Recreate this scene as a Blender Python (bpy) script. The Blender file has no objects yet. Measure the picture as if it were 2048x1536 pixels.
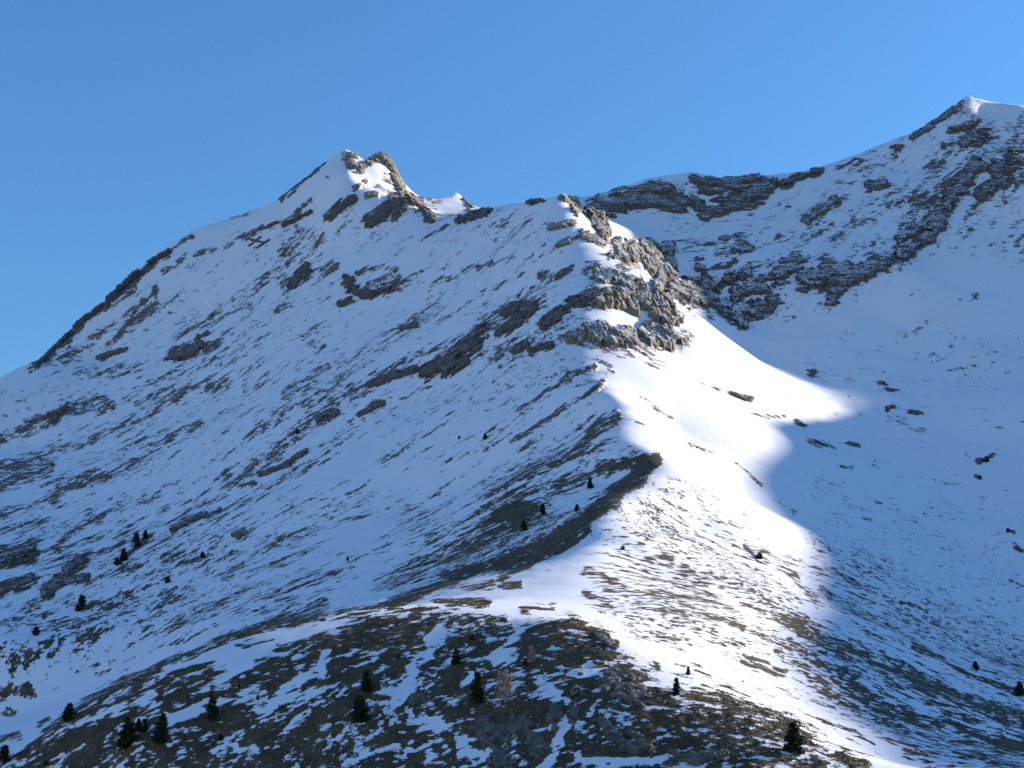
import bpy, bmesh, math, random
import numpy as np
from mathutils import Vector, Matrix, Quaternion

# ================================================================ camera, sky, sun, exposure
scene = bpy.context.scene
C = scene.collection
PITCH = math.radians(17.0)
SUN_AZ, SUN_EL = math.radians(20.0), math.radians(19.5)      # azimuth measured from +X (right) towards +Y (ahead)

cam_d = bpy.data.cameras.new('camera')
cam_d.sensor_fit = 'HORIZONTAL'; cam_d.sensor_width = 36.0
cam_d.lens = 36.0*2813.0/2048.0
cam_d.clip_start = 0.5; cam_d.clip_end = 60000.0
cam = bpy.data.objects.new('camera', cam_d); C.objects.link(cam)
cam.location = (0, 0, 0); cam.rotation_euler = (math.pi/2+PITCH, 0, 0)
scene.camera = cam

world_sky = bpy.data.worlds.new('World'); scene.world = world_sky
world_sky.use_nodes = True
nt = world_sky.node_tree
for n in list(nt.nodes): nt.nodes.remove(n)
wo = nt.nodes.new('ShaderNodeOutputWorld'); bg = nt.nodes.new('ShaderNodeBackground'); sk = nt.nodes.new('ShaderNodeTexSky')
sk.sky_type = 'NISHITA'; sk.sun_disc = False
sk.sun_elevation = SUN_EL
sk.sun_rotation = math.pi/2-SUN_AZ
sk.altitude = 1600; sk.air_density = 2.0; sk.dust_density = 0.0; sk.ozone_density = 10.0
bg.inputs['Strength'].default_value = 0.105
nt.links.new(sk.outputs[0], bg.inputs[0]); nt.links.new(bg.outputs[0], wo.inputs[0])

sun_d = bpy.data.lights.new('sun', 'SUN'); sun_d.energy = 4.6; sun_d.angle = math.radians(1.1); sun_d.color = (1.0, 0.93, 0.82)
sun = bpy.data.objects.new('sun', sun_d); C.objects.link(sun)
sdir = Vector((math.cos(SUN_AZ)*math.cos(SUN_EL), math.sin(SUN_AZ)*math.cos(SUN_EL), math.sin(SUN_EL)))
sun.rotation_euler = sdir.to_track_quat('Z', 'Y').to_euler()
sun.location = (600, 200, 900)

vs = scene.view_settings
vs.view_transform = 'Standard'; vs.look = 'None'; vs.exposure = 1.03; vs.gamma = 1.0; vs.use_curve_mapping = False
scene.cycles.max_bounces = 4; scene.cycles.diffuse_bounces = 3; scene.cycles.volume_bounces = 1
# ---------------------------------------------------------------- survey of the terrain

F_PX, CX, CY = 2813.0, 1024.0, 768.0
SP, CP = math.sin(PITCH), math.cos(PITCH)

def ray(u, v):
    a, b = (u-CX)/F_PX, (CY-v)/F_PX
    return a, CP-b*SP, SP+b*CP
def pt(u, v, Y):
    """sighting (theodolite reading u,v) at ground distance Y -> world metres"""
    if u < 700 and Y > 635:            # the left face recedes from the spine
        Y *= 1+0.30*min(1,(700-u)/700)
    x, y, z = ray(u, v)
    return (x/y*Y, Y, z/y*Y)
def sight(x, y, z):
    d = y*CP+z*SP
    return CX+F_PX*x/d, CY-F_PX*(z*CP-y*SP)/d

CTRL = []
def line(pts, step=28.0):
    for (a, b) in zip(pts[:-1], pts[1:]):
        n = max(1, int(math.hypot(a[0]-b[0], a[1]-b[1])/step))
        for k in range(n):
            f = k/n
            CTRL.append(pt(*[a[i]+(b[i]-a[i])*f for i in range(3)]))
    CTRL.append(pt(*pts[-1]))
def dots(pts):
    for p in pts: CTRL.append(pt(*p))
def world(pts):
    for p in pts: CTRL.append(p)

# spine of the main ridge, from its top down to the saddle and the shoulder of the near hill
SPINE = [(1130,390,1850),(1147,420,1800),(1150,450,1740),(1128,490,1670),(1160,540,1570),(1203,578,1480),
         (1180,640,1400),(1163,700,1320),(1195,762,1215),(1240,830,1110),(1258,890,1040),(1318,928,985),
         (1275,990,900),(1205,1070,800),(1180,1130,715),(1150,1190,620),(1100,1224,550),(1150,1241,500)]
line(SPINE)
# skyline of the left face
LEFT_SKY = [(690,300,2350),(640,335,2320),(565,400,2260),(470,440,2190),(385,468,2120),(300,530,2020),(240,582,1930),
            (165,640,1830),(70,737,1700),(0,768,1620),(-160,850,1480),(-400,980,1300)]
line(LEFT_SKY)
# crest in front of the far peak
FRONT_CREST = [(690,392,2165),(760,396,2150),(815,391,2120),(850,432,2060),(864,449,2020),(930,437,1990),(980,421,1960),(1060,402,1910),(1130,390,1850)]
line(FRONT_CREST)
line([(690,300,2350),(692,345,2245),(690,392,2165)])
line([(690,300,2350),(722,318,2370),(738,318,2380),(762,307,2390),(790,335,2385),(812,384,2370),(845,400,2420),(880,402,2440),(915,387,2440),(942,412,2430),(990,440,2420),(1130,470,2400)])
dots([(760,350,2315),(740,375,2255),(725,335,2320),(790,385,2290),(900,428,2240),(870,440,2130),(920,415,2330),(840,412,2300)])
# behind the skyline the ground falls away
for p in LEFT_SKY: x,y,z = pt(*p); CTRL.append((x-60, y+190, z-110))
world([(-300,2620,880),(-150,2650,900),(20,2700,860),(120,2450,870)])
# left face
dots([(600,800,1530),(600,1000,1180),(600,1150,930),(850,600,1790),(850,800,1440),(850,1000,1140),(850,1120,940),
      (1040,600,1620),(1040,800,1260),(1050,950,1050),(1010,1090,880),(1080,1125,790),(950,1160,800),(1230,960,1000),(1195,1005,935),(1120,900,1110),(1180,850,1140),(1150,1050,850),(400,620,1910),(400,800,1600),(400,1000,1240),(400,1150,980),
      (200,720,1750),(200,900,1450),(200,1080,1120),(200,1220,880),(0,900,1430),(0,1050,1150),(0,1200,900),(0,1320,720),
      (600,540,2020),(620,450,2150),(850,500,1930),(1000,480,1850),(720,480,2060),(-200,1000,1250),(-200,1250,850),
      (400,1250,800),(600,1220,840),(780,1160,900)])
# gully between the left face and the near hill
line([(700,1215,780),(450,1275,760),(280,1330,740),(100,1390,720),(-100,1450,700)])
# left edge of the near hill and the hollow hidden behind it
EDGE = [(900,1205,620),(780,1212,600),(650,1228,585),(470,1272,565),(300,1342,548),(180,1402,535),(60,1492,518),(-60,1570,510)]
line(EDGE)
line([(640,1262,640),(470,1310,622),(300,1385,605),(180,1446,590),(60,1525,575),(-60,1600,565)])
# front of the near hill
line([(1020,1238,525),(900,1226,540),(760,1238,542),(620,1285,528),(480,1330,520)])
dots([(1150,1300,468),(1150,1400,426),(1150,1480,402),(900,1300,500),(900,1400,460),(900,1480,436),(650,1360,495),(650,1440,468),
      (400,1420,496),(300,1480,486),(1000,1350,463),(1300,1440,402)])
line([(-200,1640,490),(0,1590,490),(400,1555,462),(800,1545,430),(1150,1540,385),(1500,1545,360),(1800,1550,362),(2048,1545,380),(2300,1560,420)],90)
line([(-300,1760,400),(1024,1740,330),(2400,1740,310)],200)
# right side of the near hill
line([(1150,1241,500),(1225,1290,470),(1300,1352,440),(1400,1395,418),(1520,1440,398),(1640,1490,380)])
dots([(1300,1290,515),(1400,1320,500),(1560,1395,460),(1700,1465,420),(1800,1525,395),(1600,1330,560),(1750,1400,520),(1900,1470,480),(2048,1500,470),
      (1350,1230,590),(1500,1260,610),(1650,1290,640),(1800,1340,640),(2048,1420,620)])
# right flank of the main ridge
dots([(1280,800,1200),(1350,860,1180),(1300,730,1310),(1400,740,1390),(1400,950,1060),(1500,1000,1060),(1400,1060,900),(1300,1060,860),(1300,1150,740),
      (1450,1150,790),(1600,1130,900),(1550,1220,720),(1700,1230,760),(1850,1290,780),(2048,1340,800),(1560,830,1380),(1450,850,1230),
      (1600,950,1190),(1700,1080,1040),(1800,1180,930),(1290,670,1440)])
line([(1215,570,1500),(1265,545,1570),(1330,600,1530),(1365,690,1440)])
line([(1150,415,1850),(1200,470,1760),(1260,520,1680),(1310,560,1610)])
dots([(1215,440,2050),(1260,475,2010),(1330,530,1960),(1380,575,1950)])
# bottom of the side valley
VALLEY = [(1375,648,1760),(1480,704,1690),(1600,772,1590),(1720,838,1490),(1850,1000,1230),(2000,1180,1000),(2250,1400,800)]
dots([(1480,650,1880),(1420,612,1960),(1350,600,1960)])
line(VALLEY,40)
# far crest
FAR = [(1150,418,2380),(1200,403,2380),(1290,366,2400),(1380,351,2430),(1450,357,2450),(1520,351,2470),(1600,345,2480),(1700,310,2500),(1830,265,2540),(1925,207,2580),(1938,197,2590),(1962,200,2602),(1990,205,2612),(2020,207,2605),(2048,209,2580)]
line(FAR)
for (u,v,Y) in FAR: CTRL.append((pt(u,v,Y)[0]+30, Y+200, pt(u,v,Y)[2]-120))
line([(1210,428,2260),(1300,424,2270),(1400,428,2290),(1500,416,2330)])
dots([(1300,460,2180),(1450,470,2200),(1600,420,2300),(1700,400,2320),(1600,500,2130),(1450,560,2030),(1400,520,2110),(1800,330,2430),(1800,430,2230),
      (1900,330,2380),(1700,500,2100),(1560,610,1930),(1680,600,1930),(1800,530,1980),(1900,440,2180),(1980,330,2300),(2048,300,2420),(1944,225,2545),(1975,234,2568),
      (1700,700,1800),(1800,650,1880),(1900,560,1980),(2048,450,2150),(2048,600,1900),(1900,720,1760),(1800,800,1580),(2048,760,1650),(1950,880,1460),
      (2048,900,1400),(1950,1020,1230),(2048,1050,1160),(2048,1180,1010)])
world([(-1500,900,420),(-1500,2000,500),(-900,400,90),(-700,150,15),(-300,100,-6),(0,0,-1.7),(0,150,-6),(200,80,-4),(500,150,8),(900,300,90),(1500,100,120),
       (0,-600,-10),(-1500,-800,100),(1500,-800,100),(-2500,3500,300),(0,3800,500),(2500,3500,600),(-3000,0,350),(3500,0,600)])
ARETE = [(1090,2520,1330),(1090,2380,1200),(1085,2250,1080),(1070,2120,960),(1055,2020,880),(1050,1944,815),(1050,1912,780),(1050,1850,736),(1050,1793,692),(1050,1710,664),(1050,1602,660),(1050,1536,617),
         (1050,1429,578),(1050,1349,530),(1050,1252,481),(1050,1172,450),(1050,1050,428),(1050,940,414),(1050,866,397),(1050,799,380),(1050,722,366),(1050,600,270)]
world([(870,1846,675),(870,1727,588),(870,1645,570),(870,1537,565),(870,1471,523),(870,1363,485),(870,1284,440),(870,1187,392),(870,1106,361),(870,984,338),(870,914,315),(870,792,290)])
def arete():
    for a,b in zip(ARETE[:-1],ARETE[1:]):
        for k in range(2):
            f=k/2; CTRL.append(tuple(a[i]+(b[i]-a[i])*f for i in range(3)))
    CTRL.append(ARETE[-1])
    for a in ARETE: CTRL.append((a[0]+350,a[1]+150,a[2]-220))
arete()

def fit(ctrl, c=9.0, lam=0.0):
    A = np.array(ctrl, float)
    # drop near duplicates
    keep=[]; 
    for i in range(len(A)):
        if all((A[i,0]-A[j,0])**2+(A[i,1]-A[j,1])**2 > 9.0 for j in keep): keep.append(i)
    A=A[keep]; n=len(A); S=1000.0
    X=A[:,:2]/S
    d=np.sqrt(((X[:,None]-X[None])**2).sum(-1)+(c/S)**2)
    M=np.zeros((n+3,n+3)); M[:n,:n]=d-np.eye(n)*lam; M[:n,n]=1; M[:n,n+1:]=X; M[n,:n]=1; M[n+1:,:n]=X.T
    w=np.linalg.solve(M,np.r_[A[:,2],0,0,0])
    X32=X.astype(np.float32); w32=w.astype(np.float32)
    def H(x,y):
        sh=np.shape(x); x=np.ravel(x).astype(np.float32)/S; y=np.ravel(y).astype(np.float32)/S
        out=np.empty(len(x),np.float32)
        for s in range(0,len(x),20000):
            xx=x[s:s+20000]; yy=y[s:s+20000]
            D=(xx[:,None]-X32[None,:,0])**2; D+=(yy[:,None]-X32[None,:,1])**2; D+=np.float32((c/S)**2); np.sqrt(D,out=D)
            out[s:s+20000]=D@w32[:n]+w32[n]+xx*w32[n+1]+yy*w32[n+2]
        return out.reshape(sh)
    return H, n
# ================================================================ noise
def _hash(ix, iy, seed):
    h = (ix.astype(np.uint32)*np.uint32(374761393) + iy.astype(np.uint32)*np.uint32(668265263) + np.uint32((seed*2654435761) & 0xffffffff))
    h = (h ^ (h >> np.uint32(13)))*np.uint32(1274126177)
    h = h ^ (h >> np.uint32(16))
    return (h & np.uint32(0xffff)).astype(np.float32)*np.float32(2.0/65535.0)-np.float32(1.0)
def vnoise(x, y, seed=0):
    fx = np.floor(x); fy = np.floor(y)
    ix = fx.astype(np.int64).astype(np.uint32); iy = fy.astype(np.int64).astype(np.uint32)
    tx = (x-fx).astype(np.float32); ty = (y-fy).astype(np.float32)
    tx = tx*tx*(3-2*tx); ty = ty*ty*(3-2*ty)
    one = np.uint32(1)
    a = _hash(ix, iy, seed); b = _hash(ix+one, iy, seed); c = _hash(ix, iy+one, seed); d = _hash(ix+one, iy+one, seed)
    a = a+(b-a)*tx; c = c+(d-c)*tx
    return a+(c-a)*ty
def sstep(a, b, x):
    t = np.clip((x-a)/(b-a), 0, 1); return t*t*(3-2*t)

# ================================================================ the height field, sampled on a fan of bearings
H, _n = fit(CTRL)
fine = np.arange(-0.4175, 0.4175, 0.00076)
side = 0.4175+np.cumsum(0.002*1.22**np.arange(36)); side = side[side < 4.5]
right = 0.4175+np.cumsum(0.004*1.055**np.arange(90)); right = right[right < 4.5]      # the ridge out of view on the right is surveyed more closely
T = np.r_[-side[::-1], fine, right]
near_rows = np.linspace(296, 330, 12)[:-1]
Y = np.r_[near_rows, np.exp(np.linspace(math.log(330), math.log(2760), 1010)), 2760*1.025**np.arange(1, 26)]
NT, NY = len(T), len(Y)
# evaluate coarse, then upsample (bilinear on half-pixel cells)
Tc = np.r_[T[:len(side)], T[len(side):len(side)+len(fine):3], T[len(side)+len(fine)-1:]]; Tc = np.unique(Tc)
Yc = np.unique(np.r_[Y[::3], Y[-1]])
TTc, YYc = np.meshgrid(Tc, Yc)
Zc = H(TTc*YYc, YYc)
def upsample(Zc):
    i = np.clip(np.searchsorted(Tc, T)-1, 0, len(Tc)-2); fi = ((T-Tc[i])/(Tc[i+1]-Tc[i])).astype(np.float32)
    R = Zc[:, i]*(1-fi)+Zc[:, i+1]*fi
    j = np.clip(np.searchsorted(Yc, Y)-1, 0, len(Yc)-2); fj = ((Y-Yc[j])/(Yc[j+1]-Yc[j])).astype(np.float32)[:, None]
    return R[j]*(1-fj)+R[j+1]*fj
Z = upsample(Zc)
TT, YY = np.meshgrid(T.astype(np.float32), Y.astype(np.float32)); XX = TT*YY
# gentle relief of the snow: hollows and swells, stronger far away
Z0 = Z.copy()
amp = np.clip(YY/1200, 0.25, 1.6)
for lam, a, sd in ((160, 3.2, 1), (75, 1.7, 2), (34, 0.8, 3), (15, 0.34, 4), (7, 0.15, 5)):
    f = sstep(0.004, 0.010, lam/YY)
    Z = Z+a*amp*f*vnoise(XX/lam+sd*7.3, YY/lam-sd*3.1, sd)
inframe = np.abs(TT) < 0.46

def column(t):
    k = np.searchsorted(T, t)-1; k = min(max(k, 0), NT-2); f = (t-T[k])/(T[k+1]-T[k])
    return Z[:, k]*(1-f)+Z[:, k+1]*f
def ground_at(x, y):
    t = x/y; col = column(t); return float(np.interp(y, Y, col))
def cast(u, v, ymin=0.0):
    """point of the ground sighted at (u, v)"""
    dx, dy, dz = ray(u, v); t = dx/dy; col = column(t)
    ok = (col >= Y*dz/dy) & (Y > ymin)
    j = int(np.argmax(ok))
    if not ok[j] or j == 0: return None
    e0 = col[j-1]-Y[j-1]*dz/dy; e1 = col[j]-Y[j]*dz/dy; f = -e0/(e1-e0) if e1 != e0 and e0 < 0 else 1.0
    y = Y[j-1]+(Y[j]-Y[j-1])*f
    return np.array([t*y, y, y*dz/dy])
def normal_at(x, y, e=3.0):
    gx = (ground_at(x+e, y)-ground_at(x-e, y))/(2*e); gy = (ground_at(x, y+e)-ground_at(x, y-e))/(2*e)
    return Vector((-gx, -gy, 1)).normalized()

# ================================================================ where rock and grass break through the snow
U, V = sight(XX, YY, Z)
ang = Z/YY; run = np.maximum.accumulate(ang, 0); seen = ang >= run-0.0015
# direction of the streaks (strata, rills, blown grass): survey of strike lines, blended over the ground
STRIKE = [(600,800,-1,.78),(250,700,-1,.8),(250,1000,-1,.62),(900,1000,-1,.52),(850,650,-1,.72),(1050,900,-1,.62),(1230,950,-1,.62),(600,1200,-1,.42),(100,1250,-1,.45),(500,450,-1,.7),(760,430,-1,.8),
          (1450,800,1,.5),(1500,1080,1,.42),(1350,1160,1,.12),(1250,1180,1,.02),(1700,1250,1,.5),(1900,1400,1,.45),(1600,1450,1,.42),(1400,1420,1,.25),
          (1900,850,1,.3),(1750,500,-1,.75),(1900,350,-1,.75),(1400,390,-1,.3),(1550,600,-1,.8),(700,1330,-1,.38),(1000,1330,-1,.25),(400,1450,-1,.2),(900,1480,-1,.08),(1150,1480,-1,.15)]
num = np.zeros((2,)+Z.shape, np.float32); den = np.zeros(Z.shape, np.float32)
for (u, v, du, dv) in STRIKE:
    p = cast(u, v); q = cast(u+14*du, v+14*dv)
    if p is None or q is None: continue
    d = (q-p)[:2]; d = d/np.linalg.norm(d)
    w = 1.0/(((XX-p[0])**2+(YY-p[1])**2)/p[1]**2+0.0006)**1.5
    # opposite senses are the same strike
    if d[1] > 0: d = -d
    num[0] += w*d[0]; num[1] += w*d[1]; den += w
nl = np.sqrt(num[0]**2+num[1]**2)+1e-9; coh = sstep(0.35, 0.95, nl/den); coh *= 1-0.45*sstep(560, 440, YY)
DX = num[0]/nl*coh; DY = num[1]/nl*coh
del num, den, nl

def streaks(seed, aspect, centre, width, lams):
    tot = np.zeros(Z.shape, np.float32); var = np.zeros(Z.shape, np.float32)
    K = (-2.5, -1.5, -0.5, 0.5, 1.5, 2.5)
    for i, lam in enumerate(lams):
        w = np.exp(-0.5*(np.log(lam/(centre*YY))/width)**2)*sstep(0.0014, 0.0030, lam/YY)
        acc = 0
        for k in K:
            o = k*lam*aspect/6.0
            acc = acc+vnoise((XX+DX*o)/lam+seed*1.7+i*11.3, (YY+DY*o)/lam+i*5.1, seed+i)
        acc = acc/len(K)
        acc = acc/(0.27+0.16*(1-coh))
        tot += w*acc; var += w*w
    return tot/np.sqrt(var+1e-6)

LAMS = (45, 24, 13, 7.5, 4.4, 2.6, 1.5, 0.9)
centre_of = 0.0026+0.0024*sstep(620, 500, YY)
N1 = streaks(11, 3.2, centre_of, 1.0, LAMS)
N1 /= N1[:, len(side):len(side)+len(fine)].std()

dens = np.zeros(Z.shape, np.float32); solid = np.zeros(Z.shape, np.float32); grass = np.zeros(Z.shape, np.float32)
wu = 9*vnoise(XX/(0.02*YY), YY/(0.02*YY), 71)+5*vnoise(XX/14, YY/14, 72)+9*sstep(900, 500, YY)*vnoise(XX/5, YY/5, 74); wv = 6*vnoise(XX/17, YY/17, 73)+6*sstep(900, 500, YY)*vnoise(XX/6, YY/6, 75)
UU = (U+wu).astype(np.float32); VV = (V+wv).astype(np.float32)
def stroke(pts, hw, s, cut=False, soft=1.0):
    """a band of exposed ground along sighted points; only the ground really sighted there takes it"""
    us = [p[0] for p in pts]; vv_ = [p[1] for p in pts]; m = hw*1.8+12
    box = (UU > min(us)-m) & (UU < max(us)+m) & (VV > min(vv_)-m) & (VV < max(vv_)+m) & seen
    idx = np.nonzero(box)
    if len(idx[0]) == 0: return
    u = UU[idx]; v = VV[idx]; d = np.full(u.shape, 1e9, np.float32)
    if len(pts) == 1: d = np.hypot(u-pts[0][0], v-pts[0][1])
    for a, b in zip(pts[:-1], pts[1:]):
        ex, ey = b[0]-a[0], b[1]-a[1]; L = ex*ex+ey*ey+1e-6
        k = np.clip(((u-a[0])*ex+(v-a[1])*ey)/L, 0, 1)
        d = np.minimum(d, np.hypot(u-a[0]-k*ex, v-a[1]-k*ey))
    f = 1-sstep(0.55-0.35*(soft-1), 1.25+0.5*(soft-1), d/hw)
    if cut: dens[idx] *= (1-s*f)
    else: dens[idx] = np.maximum(dens[idx], s*f)
def area(poly, s, feather=30, mode='max'):
    """a sighted field of ground with an even share s of it bare"""
    us = [p[0] for p in poly]; vs_ = [p[1] for p in poly]
    box = (UU > min(us)-feather) & (UU < max(us)+feather) & (VV > min(vs_)-feather) & (VV < max(vs_)+feather) & seen
    idx = np.nonzero(box); u = UU[idx]; v = VV[idx]
    inside = np.zeros(u.shape, bool); d = np.full(u.shape, 1e9, np.float32)
    for a, b in zip(poly, poly[1:]+poly[:1]):
        ex, ey = b[0]-a[0], b[1]-a[1]; L = ex*ex+ey*ey+1e-6
        k = np.clip(((u-a[0])*ex+(v-a[1])*ey)/L, 0, 1)
        d = np.minimum(d, np.hypot(u-a[0]-k*ex, v-a[1]-k*ey))
        c = ((a[1] > v) != (b[1] > v)) & (u < ex*(v-a[1])/(ey+1e-9)+a[0]); inside ^= c
    f = np.where(inside, 0.5+0.5*np.clip(d/feather, 0, 1), 0.5-0.5*np.clip(d/feather, 0, 1))
    dens[idx] = np.maximum(dens[idx], s*f)
dens[~seen] = 0.16
# broad fields
area([(0,760),(300,540),(700,420),(1130,420),(1200,700),(1000,1150),(0,1300)], 0.085, 40)
area([(0,1000),(500,1000),(1000,980),(1150,1080),(800,1200),(0,1360)], 0.24, 60)
area([(820,1130),(1010,960),(1180,760),(1230,830),(1300,930),(1150,1080),(900,1170)], 0.48, 40)
area([(450,1230),(800,1100),(1000,1060),(900,1180),(600,1260)], 0.34, 40)
area([(1270,1000),(1330,985),(1480,1060),(1640,1180),(1720,1290),(1560,1330),(1400,1300),(1280,1260),(1180,1200),(1200,1120)], 0.36, 50)
area([(1180,1130),(1260,1090),(1420,1130),(1480,1210),(1380,1270),(1200,1230)], 0.47, 40)
area([(1640,1080),(2080,1300),(2080,1420),(1660,1240)], 0.34, 40)
area([(1480,1240),(1640,1260),(2080,1450),(2080,1560),(1850,1560),(1600,1400)], 0.50, 40)
area([(1200,1250),(1330,1370),(1480,1385),(1640,1450),(1800,1560),(1300,1560),(1150,1400)], 0.74, 30)
area([(-20,1560),(180,1405),(300,1345),(480,1335),(760,1242),(1020,1243),(1150,1243),(1230,1300),(1310,1380),(1330,1560)], 0.79, 14)
area([(1180,360),(1400,345),(1540,350),(1640,340),(1940,210),(2060,210),(2060,520),(1900,480),(1700,600),(1500,640),(1340,560),(1340,440)], 0.12, 30)
area([(1560,700),(2048,600),(2048,1200),(1800,1100)], 0.03, 60)
area([(1620,860),(1780,900),(2060,1080),(2060,1330),(1800,1200),(1640,1080)], 0.045, 60)
# the thin cover of stones comes in drifts, not evenly
pat = vnoise(XX/(0.055*YY)+3, YY/(0.11*YY), 91)+0.7*vnoise(XX/38, YY/38, 92)
pmix = sstep(1330, 1130, U)*sstep(540, 640, YY)
dens *= 1+pmix*(np.clip(0.85+0.85*pat, 0.2, 2.0)-1)
# --- left face
for pts, hw, s in [
 ([(66,742),(112,692),(165,642),(240,582),(268,552),(302,524),(330,508)], 7, .85), ([(215,615),(262,580)], 8, .7),
 ([(330,505),(385,470)], 5, .8), ([(352,520),(368,510)], 7, .85), ([(318,545),(345,537)], 6, .85), ([(305,575),(312,600)], 7, .8), ([(290,640),(310,600)], 8, .6),
 ([(120,722),(200,665),(290,610)], 13, .55), ([(230,660),(280,635)], 8, .7), ([(170,700),(250,660)], 8, .5),
 ([(195,715),(245,702)], 6, .97), ([(560,400),(600,368),(650,325)], 6, .95), ([(465,440),(500,425)], 3, .6),
 ([(380,510),(445,495)], 5, .55), ([(450,490),(540,455),(625,405)], 6, .65), ([(566,452),(622,424)], 4, .95),
 ([(555,502),(580,480),(600,458)], 10, .65), ([(470,600),(560,540),(645,480)], 12, .52), ([(570,572),(620,555),(665,535)], 13, .68), ([(582,570),(614,535)], 7, .92),
 ([(690,562),(700,580),(740,590),(785,575),(800,555)], 7, .95), ([(715,545),(760,535),(795,545)], 7, .65), ([(740,565),(790,560)], 10, .6),
 ([(800,577),(848,553)], 10, .55), ([(868,575),(915,553)], 7, .6), ([(930,540),(1035,515)], 4, .6), ([(955,538),(1000,525)], 4, .8),
 ([(655,436),(680,415),(705,396)], 12, .62), ([(735,440),(790,420),(870,405)], 17, .5), ([(820,397),(850,410),(863,442)], 9, .92), ([(780,395),(830,395)], 6, .8),
 ([(760,425),(775,408)], 9, .8), ([(790,440),(800,430)], 8, .8), ([(845,485),(875,465),(900,450)], 4, .7), ([(915,443),(975,423)], 7, .97),
 ([(340,675),(410,650),(500,610)], 6, .55), ([(345,706),(385,698),(435,690)], 13, .72), ([(350,712),(390,706)], 6, .95), ([(395,675),(412,668)], 5, .9),
 ([(552,625),(585,612)], 8, .6), ([(680,608),(700,602)], 8, .8), ([(605,672),(650,645)], 7, .5), ([(800,657),(835,650)], 6, .8), ([(600,690),(640,690)], 9, .3),
 ([(150,748),(270,738)], 14, .35), ([(0,885),(45,860),(100,832),(150,815),(210,808)], 14, .62), ([(100,840),(130,815)], 10, .85), ([(280,805),(370,780),(450,760)], 15, .55),
 ([(350,800),(375,780)], 10, .75), ([(490,777),(530,750)], 9, .45), ([(570,787),(610,765),(655,735)], 11, .6), ([(500,870),(590,815),(670,770)], 13, .42),
 ([(460,960),(550,900),(650,825),(750,757),(850,722),(940,677),(1024,612),(1080,585)], 19, .5), ([(640,840),(670,825)], 10, .85), ([(735,770),(830,738)], 8, .85),
 ([(515,950),(560,935),(615,902)], 6, .85), ([(715,830),(765,806)], 5, .85), ([(805,795),(865,775)], 5, .65), ([(850,745),(885,742)], 8, .9), ([(1000,660),(1080,600)], 17, .55),
 ([(1010,630),(1050,605)], 7, .95), ([(1020,650),(1065,615)], 8, .9), ([(1000,665),(1040,640)], 7, .95), ([(1090,642),(1130,615),(1180,590)], 10, .92), ([(1120,655),(1150,640)], 8,.6),
 ([(960,715),(1010,690),(1100,670)], 12, .45), ([(1020,700),(1060,690)], 7, .85), ([(1060,705),(1100,692)], 7, .9), ([(980,725),(1000,712)], 6, .8), ([(1090,560),(1140,545)], 7,.7),
 ([(1080,555),(1100,545)], 5, .85), ([(1130,540),(1150,530)], 5, .8), ([(1060,402),(1085,398)], 6, .95), ([(1110,455),(1150,445)], 7, .6), ([(1120,490),(1145,480)], 5, .85),
 ([(0,945),(50,930),(95,915)], 20, .6), ([(0,975),(45,955),(85,940)], 18, .66), ([(100,978),(170,958),(240,935)], 18, .42), ([(150,975),(215,945)], 10, .6), ([(220,915),(325,865)], 10, .33),
 ([(335,872),(400,850)], 5, .65), ([(0,1038),(150,968),(280,918),(340,880)], 8, .55), ([(345,1058),(400,1032)], 5, .98), ([(410,1035),(440,1020)], 4, .95), ([(466,1070),(490,1064)], 4, .95),
 ([(360,1030),(440,990),(455,975)], 12, .55), ([(410,1000),(450,990)], 8, .7), ([(480,975),(505,968)], 4, .9), ([(0,1112),(50,1112)], 24, .9), ([(0,1182),(60,1160)], 14, .8), ([(0,1070),(90,1040)], 12, .5),
 ([(110,1092),(145,1060),(180,1040)], 16, .55), ([(92,1190),(125,1150),(158,1120)], 12, .85), ([(130,1160),(165,1155)], 9, .8), ([(190,1108),(270,1065)], 7, .62), ([(230,1128),(262,1100),(298,1072)], 6, .8),
 ([(150,1168),(330,1118),(430,1098)], 6, .5), ([(210,1213),(290,1170),(420,1108)], 13, .55), ([(290,1225),(315,1200),(345,1180)], 11, .62), ([(0,1255),(90,1195)], 10, .45),
 ([(25,1315),(110,1285),(200,1253)], 20, .55), ([(100,1250),(200,1235)], 14, .55), ([(290,1273),(410,1238)], 6, .5), ([(150,1343),(280,1310),(400,1268)], 5, .45), ([(190,1353),(265,1333)], 6, .75), ([(0,1345),(75,1310)], 8, .4),
 ([(0,1388),(50,1378)], 15, .85), ([(0,1430),(20,1425)], 10, .6), ([(70,1450),(90,1435)], 6, .6), ([(0,1480),(30,1470)], 10, .7),
 ([(465,1268),(560,1235),(650,1208)], 11, .6), ([(480,1290),(545,1275)], 8, .8), ([(400,1190),(500,1140)], 14, .2), ([(620,1000),(700,960)], 4, .4), ([(690,990),(740,960)], 4, .5),
 ([(750,1168),(875,1118),(950,1068),(1024,1048)], 15, .48), ([(700,1120),(800,1060),(900,1010)], 10, .28), ([(860,1080),(960,1020),(1040,985)], 10, .5),
 ]: stroke(pts, hw*1.08, min(.95, s))
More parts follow.
